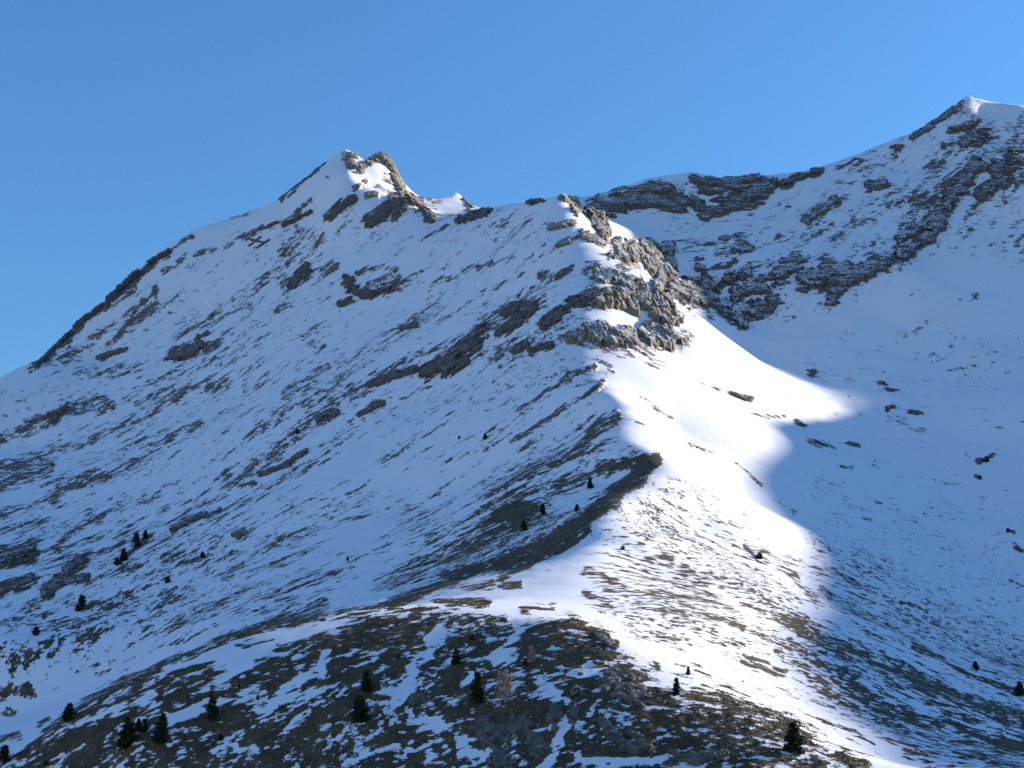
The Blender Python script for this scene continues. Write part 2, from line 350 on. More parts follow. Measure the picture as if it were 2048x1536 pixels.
# --- the ridge: dark grass on its left shoulder
for pts, hw, s in [
 ([(30,1522),(100,1458),(175,1402),(280,1350),(400,1300),(520,1252),(640,1232)], 13, .8), ([(640,1232),(720,1222),(790,1208)], 8, .75), ([(780,1212),(850,1182),(950,1142),(1030,1112)], 13, .93),
 ([(1000,1130),(1075,1095),(1140,1060),(1220,1002),(1285,945),(1308,922)], 19, .97), ([(1000,1160),(1090,1110),(1180,1060)], 10, .9), ([(1020,1010),(1090,985),(1150,955),(1270,918)], 17, .66), ([(1200,935),(1290,918)], 14, .93), ([(1090,1000),(1220,930)], 12, .7),
 ([(1020,975),(1090,940),(1150,908),(1238,832)], 12, .72), ([(1180,870),(1240,828)], 9, .93), ([(1024,885),(1100,835),(1210,768)], 9, .68), ([(1140,815),(1205,772)], 8, .8), ([(1040,822),(1110,775),(1165,740),(1192,732)], 7, .68), ([(1140,750),(1190,733)], 6, .9),
 ([(1000,1000),(1060,960)], 9, .5), ([(880,1130),(960,1085),(1040,1050)], 9, .6), ([(780,1175),(860,1140)], 6, .6),
 ([(900,1175),(985,1168)], 7, .6), ([(880,1205),(970,1205)], 8, .85), ([(1010,1172),(1040,1168)], 8, .85), ([(1180,1145),(1230,1160)], 14, .62), ([(1170,1190),(1220,1205)], 10, .7), ([(1045,1220),(1080,1214),(1110,1216)], 8, .9),
 ([(800,1222),(880,1224),(1010,1232)], 6, .8),
 ([(900,1235),(1000,1240)], 10, .9), ([(1065,1260),(1150,1246),(1205,1280)], 14, .97), ([(1080,1290),(1200,1300)], 22, .92), ([(1130,1330),(1180,1340)], 18, .8), ([(1210,1330),(1230,1325)], 14, .9), ([(1160,1370),(1280,1380)], 22, .72), ([(1240,1360),(1285,1385)], 16, .9),
 ([(680,1250),(900,1240)], 14, .85), ([(560,1300),(760,1260)], 16, .82), ([(640,1330),(830,1300)], 26, .78), ([(900,1290),(1010,1280)], 24, .86), ([(870,1340),(1000,1330)], 20, .8), ([(860,1390),(940,1370)], 14, .85), ([(620,1420),(760,1400)], 22, .85),
 ([(200,1410),(420,1340)], 18, .78), ([(960,1420),(1060,1430)], 24, .86), ([(1000,1460),(1080,1480)], 24, .84), ([(600,1480),(900,1460)], 26, .74), ([(850,1420),(930,1412)], 12, .85),
 ([(1250,1440),(1450,1440)], 22, .84), ([(1230,1490),(1420,1500)], 22, .9), ([(1420,1505),(1600,1495)], 14, .85), ([(1380,1400),(1480,1420)], 16, .75), ([(1560,1420),(1620,1440)], 12,.8),
 ]: stroke(pts, hw, s)
# --- right flank: rills with dark grass running down to the right
for pts, hw, s in [
 ([(1460,788),(1500,800)], 5, .8), ([(1400,770),(1440,785)], 4, .4), ([(1300,815),(1345,835)], 5, .6), ([(1330,690),(1345,700)], 5, .6), ([(1370,890),(1420,905)], 6, .4), ([(1500,830),(1560,838)], 4, .35), ([(1595,845),(1612,852)], 4, .9),
 ([(1280,800),(1310,812)], 5, .3), ([(1470,925),(1520,975)], 4, .6), ([(1540,1000),(1585,1030)], 4, .5), ([(1220,700),(1330,730)], 8, .3), ([(1200,715),(1225,735)], 7, .5),
 ([(1490,1095),(1530,1125)], 9, .8), ([(1520,1110),(1600,1170),(1640,1200)], 10, .6), ([(1630,1120),(1700,1170),(1780,1215)], 8, .45), ([(1650,1180),(1740,1240),(1850,1290)], 10, .5), ([(1800,1205),(1840,1240)], 6, .55),
 ([(1480,1210),(1600,1250),(1700,1300),(1850,1372),(1980,1420),(2060,1450)], 11, .82), ([(1560,1240),(1680,1300)], 13, .8), ([(1830,1290),(1900,1330),(1980,1360),(2060,1390)], 8, .8), ([(1760,1310),(1860,1360),(1950,1400)], 8, .75),
 ([(1440,1240),(1530,1280),(1640,1330),(1700,1350)], 9, .8), ([(1490,1320),(1560,1345)], 10, .82), ([(1600,1340),(1680,1370),(1760,1390)], 10, .72), ([(1660,1370),(1780,1420),(1900,1460)], 16, .72), ([(1760,1420),(1900,1460),(2060,1500)], 20, .75), ([(1600,1420),(1700,1470),(1770,1520)], 8, .7),
 ([(1320,1220),(1440,1240)], 10, .6), ([(1280,1270),(1420,1280)], 10, .5), ([(1200,1290),(1290,1360)], 4, .5), ([(1350,1320),(1480,1365)], 6, .7), ([(1400,1345),(1470,1370)], 8, .6),
 ([(1950,1300),(2060,1345)], 8, .5), ([(1900,1500),(2060,1540)], 20, .7), ([(1950,1400),(2060,1440)], 16, .7),
 ]: stroke(pts, hw, s)
# snow lying in the gullies
for pts, hw, s in [
 ([(1225,1275),(1310,1310),(1395,1325),(1480,1375),(1560,1415),(1650,1460),(1740,1505),(1810,1550)], 11, .97), ([(1270,1290),(1390,1310)], 16, .9), ([(1560,1395),(1680,1440),(1780,1500),(1830,1540)], 9, .8), ([(1420,1180),(1500,1230),(1570,1265)], 11, .8), ([(1440,1250),(1540,1295)], 6, .9), ([(1500,1300),(1560,1330)], 7, .9), ([(1480,1070),(1580,1170),(1630,1225)], 10, .5),
 ([(1400,1290),(1440,1330)], 22, .8), ([(1120,1195),(1250,1260)], 13, .8), ([(1000,1190),(1110,1195),(1180,1225)], 9, .9), ([(1010,1180),(1090,1190)], 5, .9),
 ([(880,1262),(864,1300),(832,1340),(822,1372),(798,1400),(784,1425)], 15, .9), ([(1035,1258),(1018,1290),(990,1320)], 13, .9), ([(515,1425),(570,1385),(600,1360)], 16, .8), ([(600,1360),(645,1340)], 8, .8), ([(560,1475),(620,1430)], 11, .8), ([(640,1350),(655,1310)], 8, .85),
 ([(330,1440),(420,1400),(520,1385)], 11, .7), ([(220,1430),(300,1390)], 8, .75), ([(830,1440),(900,1455),(940,1480)], 12, .75), ([(930,1370),(940,1350)], 9, .8), ([(1080,1370),(1130,1400)], 13, .85), ([(1180,1335),(1240,1375)], 11, .8), ([(1130,1450),(1120,1490),(1095,1530)], 14, .95), ([(1160,1520),(1300,1528),(1400,1530)], 12, .95), ([(1180,1430),(1210,1400)], 9, .85),
 ([(930,1500),(1000,1500)], 8, .8), ([(780,1380),(830,1385)], 10, .8), ([(480,1500),(560,1490)], 8, .7), ([(680,1520),(780,1500)], 7, .7), ([(740,1405),(800,1410)],8,.6), ([(440,1300),(520,1275),(600,1262)], 7, .9), ([(620,1262),(720,1240)], 5, .85), ([(330,1345),(440,1310)], 4, .5), ([(560,1400),(640,1380)],8,.7),
 ([(100,1390),(280,1330),(420,1285)], 10, .7),
 ]: stroke(pts, hw, s, cut=True)
# --- far ridge and the slope on the right
for pts, hw, s in [
 ([(1185,408),(1240,386),(1300,370)], 11, .7), ([(1215,412),(1290,408),(1365,410)], 13, .85), ([(1290,390),(1350,395)], 14, .7), ([(1380,358),(1430,366),(1475,364),(1515,354)], 7, .93), ([(1360,380),(1420,375),(1500,372)], 10, .55), ([(1380,395),(1400,415)], 9, .9),
 ([(1415,424),(1460,410),(1500,400),(1522,388)], 12, .97), ([(1440,395),(1500,385)], 8, .75), ([(1532,378),(1550,366)], 9, .93), ([(1560,368),(1632,344)], 7, .75), ([(1575,372),(1590,365)], 8, .85), ([(1665,335),(1715,318)], 4, .7), ([(1600,352),(1640,340)], 4, .8),
 ([(1615,440),(1650,415),(1690,390)], 9, .75), ([(1640,420),(1665,405)], 8, .85), ([(1735,370),(1770,372)], 10, .85), ([(1825,277),(1875,240),(1925,210)], 5, .95), ([(1780,300),(1805,290)], 5, .7), ([(1690,350),(1720,325)], 4, .4),
 ([(1955,330),(1905,400),(1862,468),(1800,512),(1722,545),(1660,572)], 21, .66), ([(1850,480),(1800,515),(1740,540)], 9, .93), ([(1725,548),(1690,555),(1665,595)], 10, .95), ([(1610,555),(1660,535)], 14, .75), ([(1640,570),(1690,545)], 10, .9),
 ([(1900,290),(1950,268),(2045,285)], 13, .5), ([(1935,280),(1965,275)], 11, .93), ([(1905,262),(1950,250)], 6, .9), ([(2000,340),(2030,318)], 14, .93), ([(1960,385),(2000,365)], 12, .7), ([(1985,310),(2040,290)], 10, .5), ([(1860,440),(1900,380)], 14, .6), ([(1960,400),(1985,375)], 9, .7), ([(1800,430),(1850,400)], 10, .45), ([(1830,350),(1900,310)], 8, .4),
 ([(1465,472),(1500,505)], 7, .4), ([(1465,500),(1500,497)], 8, .8), ([(1440,478),(1455,475)], 6, .85), ([(1425,535),(1470,525)], 9, .65), ([(1560,480),(1640,470)], 8, .3), ([(1500,530),(1560,520)], 8, .45), ([(1660,500),(1760,480)], 10, .3),
 ([(1340,585),(1380,570),(1420,600)], 16, .6), ([(1400,540),(1415,575)], 9, .9), ([(1440,570),(1480,550)], 9, .85), ([(1480,585),(1520,575)], 12, .93), ([(1510,625),(1540,600)], 13, .95), ([(1560,550),(1590,528)], 12, .93), ([(1480,640),(1500,610)], 10, .6), ([(1390,610),(1425,600)], 10, .85), ([(1430,590),(1480,650)], 10, .5), ([(1610,560),(1650,580)], 12, .85), ([(1550,560),(1620,560)], 14, .4),
 ([(1790,675),(1870,645)], 8, .3), ([(1820,590),(1840,580)], 5, .35), ([(1930,600),(1960,590)], 5, .5), ([(2010,480),(2048,440)], 8, .4), ([(2040,490),(2050,470)], 8, .7),
 ([(1620,742),(1634,745)], 4, .9), ([(1755,764),(1770,768)], 4, .95), ([(1770,778),(1790,782)], 4, .8), ([(1775,816),(1790,812)], 4, .9), ([(1815,826),(1840,828)], 3, .8), ([(1625,880),(1660,895)], 8, .5), ([(1690,886),(1710,890)], 5, .8), ([(1635,745),(1700,760)], 14, .12), ([(1780,830),(1840,860)], 12, .2),
 ([(1965,925),(1985,915)], 5, .85), ([(1940,916),(1952,920)], 3, .6), ([(1955,950),(1965,960)], 4, .7), ([(1745,1005),(1760,1008)], 3, .8), ([(1840,1012),(1860,1018)], 3, .6), ([(1720,1040),(1735,1044)], 3, .8), ([(2015,1060),(2030,1066)], 4, .9), ([(2030,1090),(2048,1100)], 5, .8), ([(1740,930),(1745,928)], 3, .7), ([(1680,930),(1700,936)], 4, .5), ([(1645,960),(1680,970)], 6,.3), ([(2025,1160),(2048,1170)], 4, .5),
 ]: stroke(pts, hw, s)
for pts, hw, s in [
 ([(1560,470),(1640,480),(1720,440),(1790,400)], 22, .30), ([(1800,440),(1870,380),(1930,300)], 26, .42), ([(1900,330),(1960,300),(2048,250)], 24, .45), ([(1960,420),(2048,350)], 22, .38), ([(1600,520),(1680,510),(1760,480)], 18, .38), ([(1420,500),(1540,530)], 18, .26), ([(1380,600),(1480,620)], 26, .45), ([(1240,395),(1520,370)], 16, .5), ([(1700,340),(1800,310)], 12, .25), ([(1780,380),(1840,340)], 14, .3), ([(1920,230),(1990,250)], 10, .4),
 ([(620,470),(560,540),(480,610)], 18, .32), ([(880,620),(760,690),(640,770),(520,850)], 20, .32), ([(300,760),(420,720),(520,680)], 18, .3), ([(100,900),(240,850),(340,800)], 18, .34), ([(60,860),(180,790)], 14, .35), ([(700,860),(620,930),(520,990),(440,1040)], 16, .34), ([(960,800),(860,860),(760,930)], 12, .26), ([(300,980),(180,1040),(60,1090)], 18, .36), ([(520,1120),(380,1190),(240,1250)], 18, .36), ([(700,1140),(560,1190),(440,1230)], 16, .36),
 ]: stroke(pts, hw, s, soft=1.6)
# --- the far peak on the left
for pts, hw, s in [
 ([(690,310),(700,335)], 8, .6), ([(700,330),(722,338)], 7, .95), ([(700,312),(715,308)], 5, .8), ([(740,318),(765,310),(780,325)], 9, .85), ([(783,330),(796,360),(808,388)], 8, .93), ([(705,375),(718,370)], 6, .7), ([(735,392),(750,388)], 7, .8), ([(755,375),(790,385)], 8, .35), ([(770,350),(785,365)], 8, .35), ([(725,360),(730,365)], 4, .7),
 ([(930,395),(942,408)], 5, .85), ([(935,418),(945,422)], 4, .7), ([(655,355),(660,352)], 5, .5),
 ]: stroke(pts, hw, s)
# --- crags at the top of the ridge and round the cliff band
for pts, hw, s in [
 ([(1125,396),(1150,402),(1152,420)], 7, .8), ([(1180,425),(1210,440),(1215,470)], 12, .85), ([(1160,475),(1210,485)], 9, .55), ([(1230,490),(1300,485),(1330,500)], 11, .7), ([(1250,530),(1300,530)], 14, .6), ([(1190,545),(1290,565)], 22, .38), ([(1190,590),(1300,600),(1345,640)], 24, .72), ([(1170,670),(1260,680),(1360,680)], 24, .66), ([(1130,680),(1165,665)], 8, .85), ([(1190,690),(1300,705)], 9, .4), ([(1280,710),(1320,700)], 6, .5), ([(1200,740),(1230,745)],5,.4),
 ]: stroke(pts, hw, s)
dens = np.clip(dens, 0.0, 0.985)
# low ground carries grass, high ground rock
grassy = sstep(330, 200, Z+25*vnoise(XX/60, YY/60, 31))
grassy = np.maximum(grassy, sstep(0.0, 60.0, 560-YY))
# inverse normal CDF of the bare share -> threshold
def probit(p):
    p = np.clip(p, 1e-4, 1-1e-4); t = np.sqrt(-2*np.log(np.minimum(p, 1-p)))
    z = t-(2.515517+0.802853*t+0.010328*t*t)/(1+1.432788*t+0.189269*t*t+0.001308*t**3)
    return np.where(p < 0.5, -z, z)
nmix = 0.62+0.20*sstep(640, 520, YY)           # on the big faces the fine grain of the snow decides, on the near hill the broad patches
cover = (nmix*N1+(1.10+0.12*sstep(640, 520, YY))*probit(dens)+0.14*(1-sstep(640, 520, YY))).astype(np.float32)
cover = np.clip(cover, -4.0, 3.5)
# the bare ground stands proud of the snow: rock in steps and ribs, grass in tussocks
bare = sstep(-0.2, 1.3, cover)
rib = 0
for lam, a, sd in ((22, 1.0, 41), (9, .6, 42), (4, .35, 43)):
    f = sstep(0.0025, 0.006, lam/YY)
    rib = rib+a*f*(1-2*np.abs(vnoise((XX*0.8+Z*0.5)/lam, (YY*0.6-Z*0.7)/lam, sd)))
rockamp = np.clip(YY/1500, 0.25, 1.5)*3.2
Z = Z+bare*(1-grassy)*(rockamp*(0.35+0.45*rib))
tus = vnoise(XX/2.2, YY/2.2, 51)*sstep(0.0022, .005, 2.2/YY)+0.8*vnoise(XX/1.1, YY/1.1, 52)*sstep(0.0022, .005, 1.1/YY)
Z = Z+bare*grassy*(0.10+0.32*tus)
Z = np.where(inframe, Z, Z)

# ================================================================ materials
def mat(name):
    m = bpy.data.materials.new(name); m.use_nodes = True
    t = m.node_tree; b = t.nodes['Principled BSDF']
    b.inputs['Specular IOR Level'].default_value = 0.15
    return m, t, b
def node(t, kind, **kw):
    n = t.nodes.new(kind)
    for k, v in kw.items():
        if k == 'inp':
            for a, b in v.items(): n.inputs[a].default_value = b
        else: setattr(n, k, v)
    return n
def ramp(t, fac, stops):
    r = t.nodes.new('ShaderNodeValToRGB'); e = r.color_ramp.elements
    while len(e) < len(stops): e.new(0.5)
    for el, (p, c) in zip(e, stops): el.position = p; el.color = (*c, 1)
    t.links.new(fac, r.inputs[0]); return r
def mixc(t, fac, a, b, blend='MIX'):
    m = t.nodes.new('ShaderNodeMix'); m.data_type = 'RGBA'; m.blend_type = blend
    if isinstance(fac, float): m.inputs[0].default_value = fac
    else: t.links.new(fac, m.inputs[0])
    for s, i in ((a, 6), (b, 7)):
        if isinstance(s, tuple): m.inputs[i].default_value = (*s, 1)
        else: t.links.new(s, m.inputs[i])
    return m.outputs[2]
def math_(t, op, a, b=None, c=None):
    m = t.nodes.new('ShaderNodeMath'); m.operation = op
    for i, s in enumerate((a, b, c)):
        if s is None: continue
        if isinstance(s, (int, float)): m.inputs[i].default_value = s
        else: t.links.new(s, m.inputs[i])
    return m.outputs[0]
SNOW = (0.765, 0.735, 0.765)
def ground_material():
    m, t, b = mat('snow_rock_and_grass')
    L = t.links.new
    geo = node(t, 'ShaderNodeNewGeometry')
    cov = node(t, 'ShaderNodeAttribute', attribute_name='cover'); gra = node(t, 'ShaderNodeAttribute', attribute_name='grassy')
    stk = node(t, 'ShaderNodeAttribute', attribute_name='strike')
    n1 = node(t, 'ShaderNodeTexNoise', inp={'Scale': 0.22, 'Detail': 5.0, 'Roughness': 0.72}); L(geo.outputs['Position'], n1.inputs['Vector'])
    # the same grain drawn out along the strike: mean of three shifted samples
    tot = None
    for k in (-2.0, -1.0, 0.0, 1.0, 2.0):
        sh = node(t, 'ShaderNodeVectorMath', operation='MULTIPLY_ADD'); L(stk.outputs['Vector'], sh.inputs[0]); sh.inputs[1].default_value = (k, k, k); L(geo.outputs['Position'], sh.inputs[2])
        q = node(t, 'ShaderNodeTexNoise', inp={'Scale': 0.34, 'Detail': 3.5, 'Roughness': 0.80}); L(sh.outputs[0], q.inputs['Vector'])
        tot = q.outputs['Fac'] if tot is None else math_(t, 'ADD', tot, q.outputs['Fac'])
    grain = math_(t, 'MULTIPLY', math_(t, 'SUBTRACT', math_(t, 'DIVIDE', tot, 5.0), 0.5), 1.35)
    # high up the snow lies in coarser drifts between the blocks
    tot2 = None
    for k in (-1.0, 1.0):
        sh = node(t, 'ShaderNodeVectorMath', operation='MULTIPLY_ADD'); L(stk.outputs['Vector'], sh.inputs[0]); sh.inputs[1].default_value = (k, k, k); L(geo.outputs['Position'], sh.inputs[2])
        q = node(t, 'ShaderNodeTexNoise', inp={'Scale': 0.10, 'Detail': 4.5, 'Roughness': 0.78}); L(sh.outputs[0], q.inputs['Vector'])
        tot2 = q.outputs['Fac'] if tot2 is None else math_(t, 'ADD', tot2, q.outputs['Fac'])
    coarse = math_(t, 'SUBTRACT', math_(t, 'MULTIPLY', tot2, 0.5), 0.5)
    sepz = node(t, 'ShaderNodeSeparateXYZ'); L(geo.outputs['Position'], sepz.inputs[0])
    up = node(t, 'ShaderNodeMapRange', inp={1: 180.0, 2: 420.0, 3: 0.0, 4: 1.0}); L(sepz.outputs[2], up.inputs[0])
    grain = math_(t, 'ADD', grain, math_(t, 'MULTIPLY', coarse, math_(t, 'MULTIPLY', up.outputs[0], 1.25)))
    n2 = node(t, 'ShaderNodeTexNoise', inp={'Scale': 0.11, 'Detail': 5.0, 'Roughness': 0.6}); L(geo.outputs['Position'], n2.inputs['Vector'])
    n3 = node(t, 'ShaderNodeTexNoise', inp={'Scale': 2.4, 'Detail': 3.0, 'Roughness': 0.7}); L(geo.outputs['Position'], n3.inputs['Vector'])
    c = math_(t, 'ADD', cov.outputs['Fac'], math_(t, 'MULTIPLY', grain, 10.5))
    mr = node(t, 'ShaderNodeMapRange', interpolation_type='SMOOTHSTEP', inp={1: -0.12, 2: 0.30, 3: 0.0, 4: 1.0}); L(c, mr.inputs[0])
    rock = ramp(t, n2.outputs['Fac'], [(0.30, (0.082, 0.060, 0.050)), (0.52, (0.135, 0.099, 0.080)), (0.72, (0.20, 0.152, 0.12))])
    gr = ramp(t, n2.outputs['Fac'], [(0.32, (0.046, 0.030, 0.015)), (0.52, (0.086, 0.057, 0.027)), (0.70, (0.132, 0.090, 0.042))])
    bare_c = mixc(t, gra.outputs['Fac'], rock.outputs[0], gr.outputs[0])
    var = ramp(t, n3.outputs['Fac'], [(0.25, (0.55, 0.55, 0.55)), (0.75, (1.35, 1.35, 1.35))])
    bare_c = mixc(t, 1.0, bare_c, var.outputs[0], 'MULTIPLY')
    # a dusting of snow caught on the bare patches
    dust = node(t, 'ShaderNodeMapRange', inp={1: 0.60, 2: 0.70, 3: 0.0, 4: 0.7}); L(n3.outputs['Fac'], dust.inputs[0])
    bare_c = mixc(t, dust.outputs[0], bare_c, SNOW)
    col = mixc(t, mr.outputs[0], SNOW, bare_c)
    L(col, b.inputs['Base Color'])
    b.inputs['Roughness'].default_value = 0.85
    bmp = node(t, 'ShaderNodeBump', inp={'Strength': 0.35, 'Distance': 0.6}); 
    h = math_(t, 'ADD', math_(t, 'ADD', math_(t, 'MULTIPLY', n1.outputs['Fac'], 0.5), math_(t, 'MULTIPLY', grain, 0.7)), math_(t, 'MULTIPLY', n3.outputs['Fac'], math_(t, 'MULTIPLY', mr.outputs[0], 0.5)))
    L(h, bmp.inputs['Height']); L(bmp.outputs[0], b.inputs['Normal'])
    return m
M_GROUND = ground_material()

def rock_material(name, dark, mid, light, snow_from=0.62):
    m, t, b = mat(name); L = t.links.new
    geo = node(t, 'ShaderNodeNewGeometry')
    mp = node(t, 'ShaderNodeMapping', inp={'Scale': (1.0, 1.0, 0.22)}); L(geo.outputs['Position'], mp.inputs[0])
    n1 = node(t, 'ShaderNodeTexNoise', inp={'Scale': 0.35, 'Detail': 6.0, 'Roughness': 0.65}); L(mp.outputs[0], n1.inputs['Vector'])
    n2 = node(t, 'ShaderNodeTexNoise', inp={'Scale': 0.6, 'Detail': 4.0, 'Roughness': 0.7}); L(geo.outputs['Position'], n2.inputs['Vector'])
    r = ramp(t, n1.outputs['Fac'], [(0.32, dark), (0.5, mid), (0.7, light)])
    sep = node(t, 'ShaderNodeSeparateXYZ'); L(geo.outputs['Normal'], sep.inputs[0])
    s = math_(t, 'ADD', sep.outputs[2], math_(t, 'MULTIPLY', math_(t, 'SUBTRACT', n2.outputs['Fac'], 0.5), 2.2))
    mr = node(t, 'ShaderNodeMapRange', interpolation_type='SMOOTHSTEP', inp={1: snow_from, 2: snow_from+0.14, 3: 0.0, 4: 1.0}); L(s, mr.inputs[0])
    L(mixc(t, mr.outputs[0], r.outputs[0], SNOW), b.inputs['Base Color'])
    b.inputs['Roughness'].default_value = 0.9
    bmp = node(t, 'ShaderNodeBump', inp={'Strength': 0.6, 'Distance': 1.0}); L(n1.outputs['Fac'], bmp.inputs['Height']); L(bmp.outputs[0], b.inputs['Normal'])
    return m
M_ROCK = rock_material('brown_grey_rock', (0.062, 0.049, 0.043), (0.112, 0.088, 0.074), (0.18, 0.142, 0.115), 0.86)
M_CLIFF = rock_material('ochre_grey_cliff_rock', (0.070, 0.058, 0.043), (0.185, 0.150, 0.106), (0.33, 0.27, 0.19), 0.70)
M_FARROCK = rock_material('far_dark_rock', (0.065, 0.055, 0.051), (0.115, 0.097, 0.088), (0.19, 0.16, 0.14), 0.66)

M_NEARROCK = rock_material('near_grey_rock', (0.060, 0.052, 0.044), (0.115, 0.098, 0.082), (0.19, 0.165, 0.138), 1.12)
def flat_material(name, c0, c1, scale=3.0):
    m, t, b = mat(name)
    geo = node(t, 'ShaderNodeNewGeometry'); n1 = node(t, 'ShaderNodeTexNoise', inp={'Scale': scale, 'Detail': 3.0}); t.links.new(geo.outputs['Position'], n1.inputs['Vector'])
    r = ramp(t, n1.outputs['Fac'], [(0.35, c0), (0.65, c1)]); t.links.new(r.outputs[0], b.inputs['Base Color']); b.inputs['Roughness'].default_value = 0.9
    return m
M_NEEDLE = flat_material('dark_pine_needles', (0.010, 0.014, 0.007), (0.030, 0.036, 0.015), 1.2)
M_BARK = flat_material('grey_brown_bark', (0.05, 0.038, 0.028), (0.10, 0.078, 0.058), 4.0)
M_LARCH = flat_material('pale_bare_larch_wood', (0.24, 0.18, 0.14), (0.42, 0.33, 0.26), 4.0)
M_TWIG = flat_material('reddish_bare_twigs', (0.15, 0.105, 0.085), (0.27, 0.19, 0.155), 4.0)

# ================================================================ the ground as named pieces of land
def tag(o, label, cat=None, group=None, kind=None):
    o['label'] = label
    if cat: o['category'] = cat
    if group: o['group'] = group
    if kind: o['kind'] = kind
    return o
P3 = np.stack([XX, YY, Z], -1).astype(np.float32)
du_ = np.empty_like(P3); dv_ = np.empty_like(P3)
du_[:, 1:-1] = P3[:, 2:]-P3[:, :-2]; du_[:, 0] = P3[:, 1]-P3[:, 0]; du_[:, -1] = P3[:, -1]-P3[:, -2]
dv_[1:-1] = P3[2:]-P3[:-2]; dv_[0] = P3[1]-P3[0]; dv_[-1] = P3[-1]-P3[-2]
NRM = np.cross(du_, dv_); NRM /= np.linalg.norm(NRM, axis=-1, keepdims=True)+1e-12
del du_, dv_
def border(pts, off=0.0):
    w = sorted((p[0]/p[1], p[1]) for p in (pt(*q) for q in pts)); a = np.array(w)
    return np.interp(T, a[:, 0], a[:, 1])[None, :]+off
b_hill = border(EDGE+[(1000,1212,590),(1090,1224,548),(1180,1235,520),(1260,1270,525),(1400,1320,505),(1560,1385,475),(1700,1455,430),(1820,1530,398),(2100,1570,372)], 3.0)
b_front = border(FRONT_CREST+[(640,392,2500),(560,400,2700),(1160,395,2700)], 4.0)
b_right = border([(1135,392,1960),(1215,470,1830),(1300,545,1740),(1375,648,1780),(1480,704,1700),(1600,772,1590),(1720,838,1490),(1850,1000,1230),(2000,1180,1000),(2250,1400,800)], 0.0)
region = np.ones(Z.shape, np.int8)
region[YY < b_hill] = 0
t_l, t_m = pt(600,400,2200)[0]/2200, pt(1132,390,1860)[0]/1860
tp_l = pt(560,400,2260); 
region[(YY > b_front) & (TT > t_l) & (TT <= t_m)] = 2
region[(YY > b_right) & (TT > t_m)] = 3
def land(name, rid, label):
    q = region[:-1, :-1] == rid
    jj, ii = np.nonzero(q)
    v00 = jj*NT+ii
    quad = np.stack([v00, v00+1, v00+NT+1, v00+NT], -1)
    used, inv = np.unique(quad, return_inverse=True); quad = inv.reshape(quad.shape).astype(np.int32)
    co = P3.reshape(-1, 3)[used]; n = len(used); k = len(quad)
    me = bpy.data.meshes.new(name)
    me.vertices.add(n); me.vertices.foreach_set('co', co.ravel())
    me.loops.add(4*k); me.loops.foreach_set('vertex_index', quad.ravel())
    me.polygons.add(k); me.polygons.foreach_set('loop_start', np.arange(0, 4*k, 4, dtype=np.int32)); me.polygons.foreach_set('loop_total', np.full(k, 4, np.int32))
    me.update(calc_edges=True)
    me.polygons.foreach_set('use_smooth', np.ones(k, bool))
    for an, arr in (('cover', cover), ('grassy', grassy)):
        at = me.attributes.new(an, 'FLOAT', 'POINT'); at.data.foreach_set('value', arr.reshape(-1)[used].astype(np.float32))
    sv = np.stack([DX, DY, np.zeros_like(DX)], -1)*(0.0011*YY)[..., None]
    at = me.attributes.new('strike', 'FLOAT_VECTOR', 'POINT'); at.data.foreach_set('vector', sv.reshape(-1, 3)[used].astype(np.float32).ravel())
    me.materials.append(M_GROUND)
    me.normals_split_custom_set_from_vertices(NRM.reshape(-1, 3)[used])
    o = bpy.data.objects.new(name, me); C.objects.link(o)
    tag(o, label, kind='structure'); return o
land('hillside', 0, 'dark grassy near hillside streaked with snow at the bottom of the picture')
land('mountain', 1, 'big snowy mountain with a shaded left face and a sunlit ridge')
land('mountain_peak', 2, 'pointed sunlit snow peak behind the shaded face at upper left')
land('mountain_ridge', 3, 'shaded snowy mountain with dark rock bands rising to the upper right')
def valley_floor():
    gx = np.linspace(-1400, 1400, 57); gy = np.r_[np.linspace(-1500, 200, 35), np.linspace(240, 298, 4)]
    GX, GY = np.meshgrid(gx, gy); GZ = H(GX, GY); GZ = np.where(GY > 290, GZ-0.15, GZ)
    r = np.hypot(GX, GY); GZ = np.where(r < 400, np.minimum(GZ, -1.7+0.01*r), GZ)
    co = np.stack([GX, GY, GZ], -1).reshape(-1, 3); w = len(gx)
    f = [(j*w+i, j*w+i+1, (j+1)*w+i+1, (j+1)*w+i) for j in range(len(gy)-1) for i in range(w-1)]
    me = bpy.data.meshes.new('valley_floor'); me.from_pydata(co.tolist(), [], f); me.update()
    at = me.attributes.new('cover', 'FLOAT', 'POINT'); at.data.foreach_set('value', (0.9*np.sin(GX*.05+GY*.03).ravel()).astype(np.float32))
    at = me.attributes.new('grassy', 'FLOAT', 'POINT'); at.data.foreach_set('value', np.ones(len(co), np.float32))
    me.materials.append(M_GROUND); me.polygons.foreach_set('use_smooth', np.ones(len(f), bool))
    o = bpy.data.objects.new('valley_floor', me); C.objects.link(o); tag(o, 'snow patched valley floor in front of the near hillside', kind='structure')
valley_floor()
# ================================================================ rocks
def mesh(name, co, faces, material, smooth=False):
    me = bpy.data.meshes.new(name); me.from_pydata([tuple(c) for c in co], [], faces); me.update()
    me.materials.append(material)
    if smooth: me.polygons.foreach_set('use_smooth', np.ones(len(faces), bool))
    return me
def empty(name, loc):
    o = bpy.data.objects.new(name, None); C.objects.link(o); o.location = loc; o.empty_display_size = 1.0
    bpy.context.view_layer.update(); return o


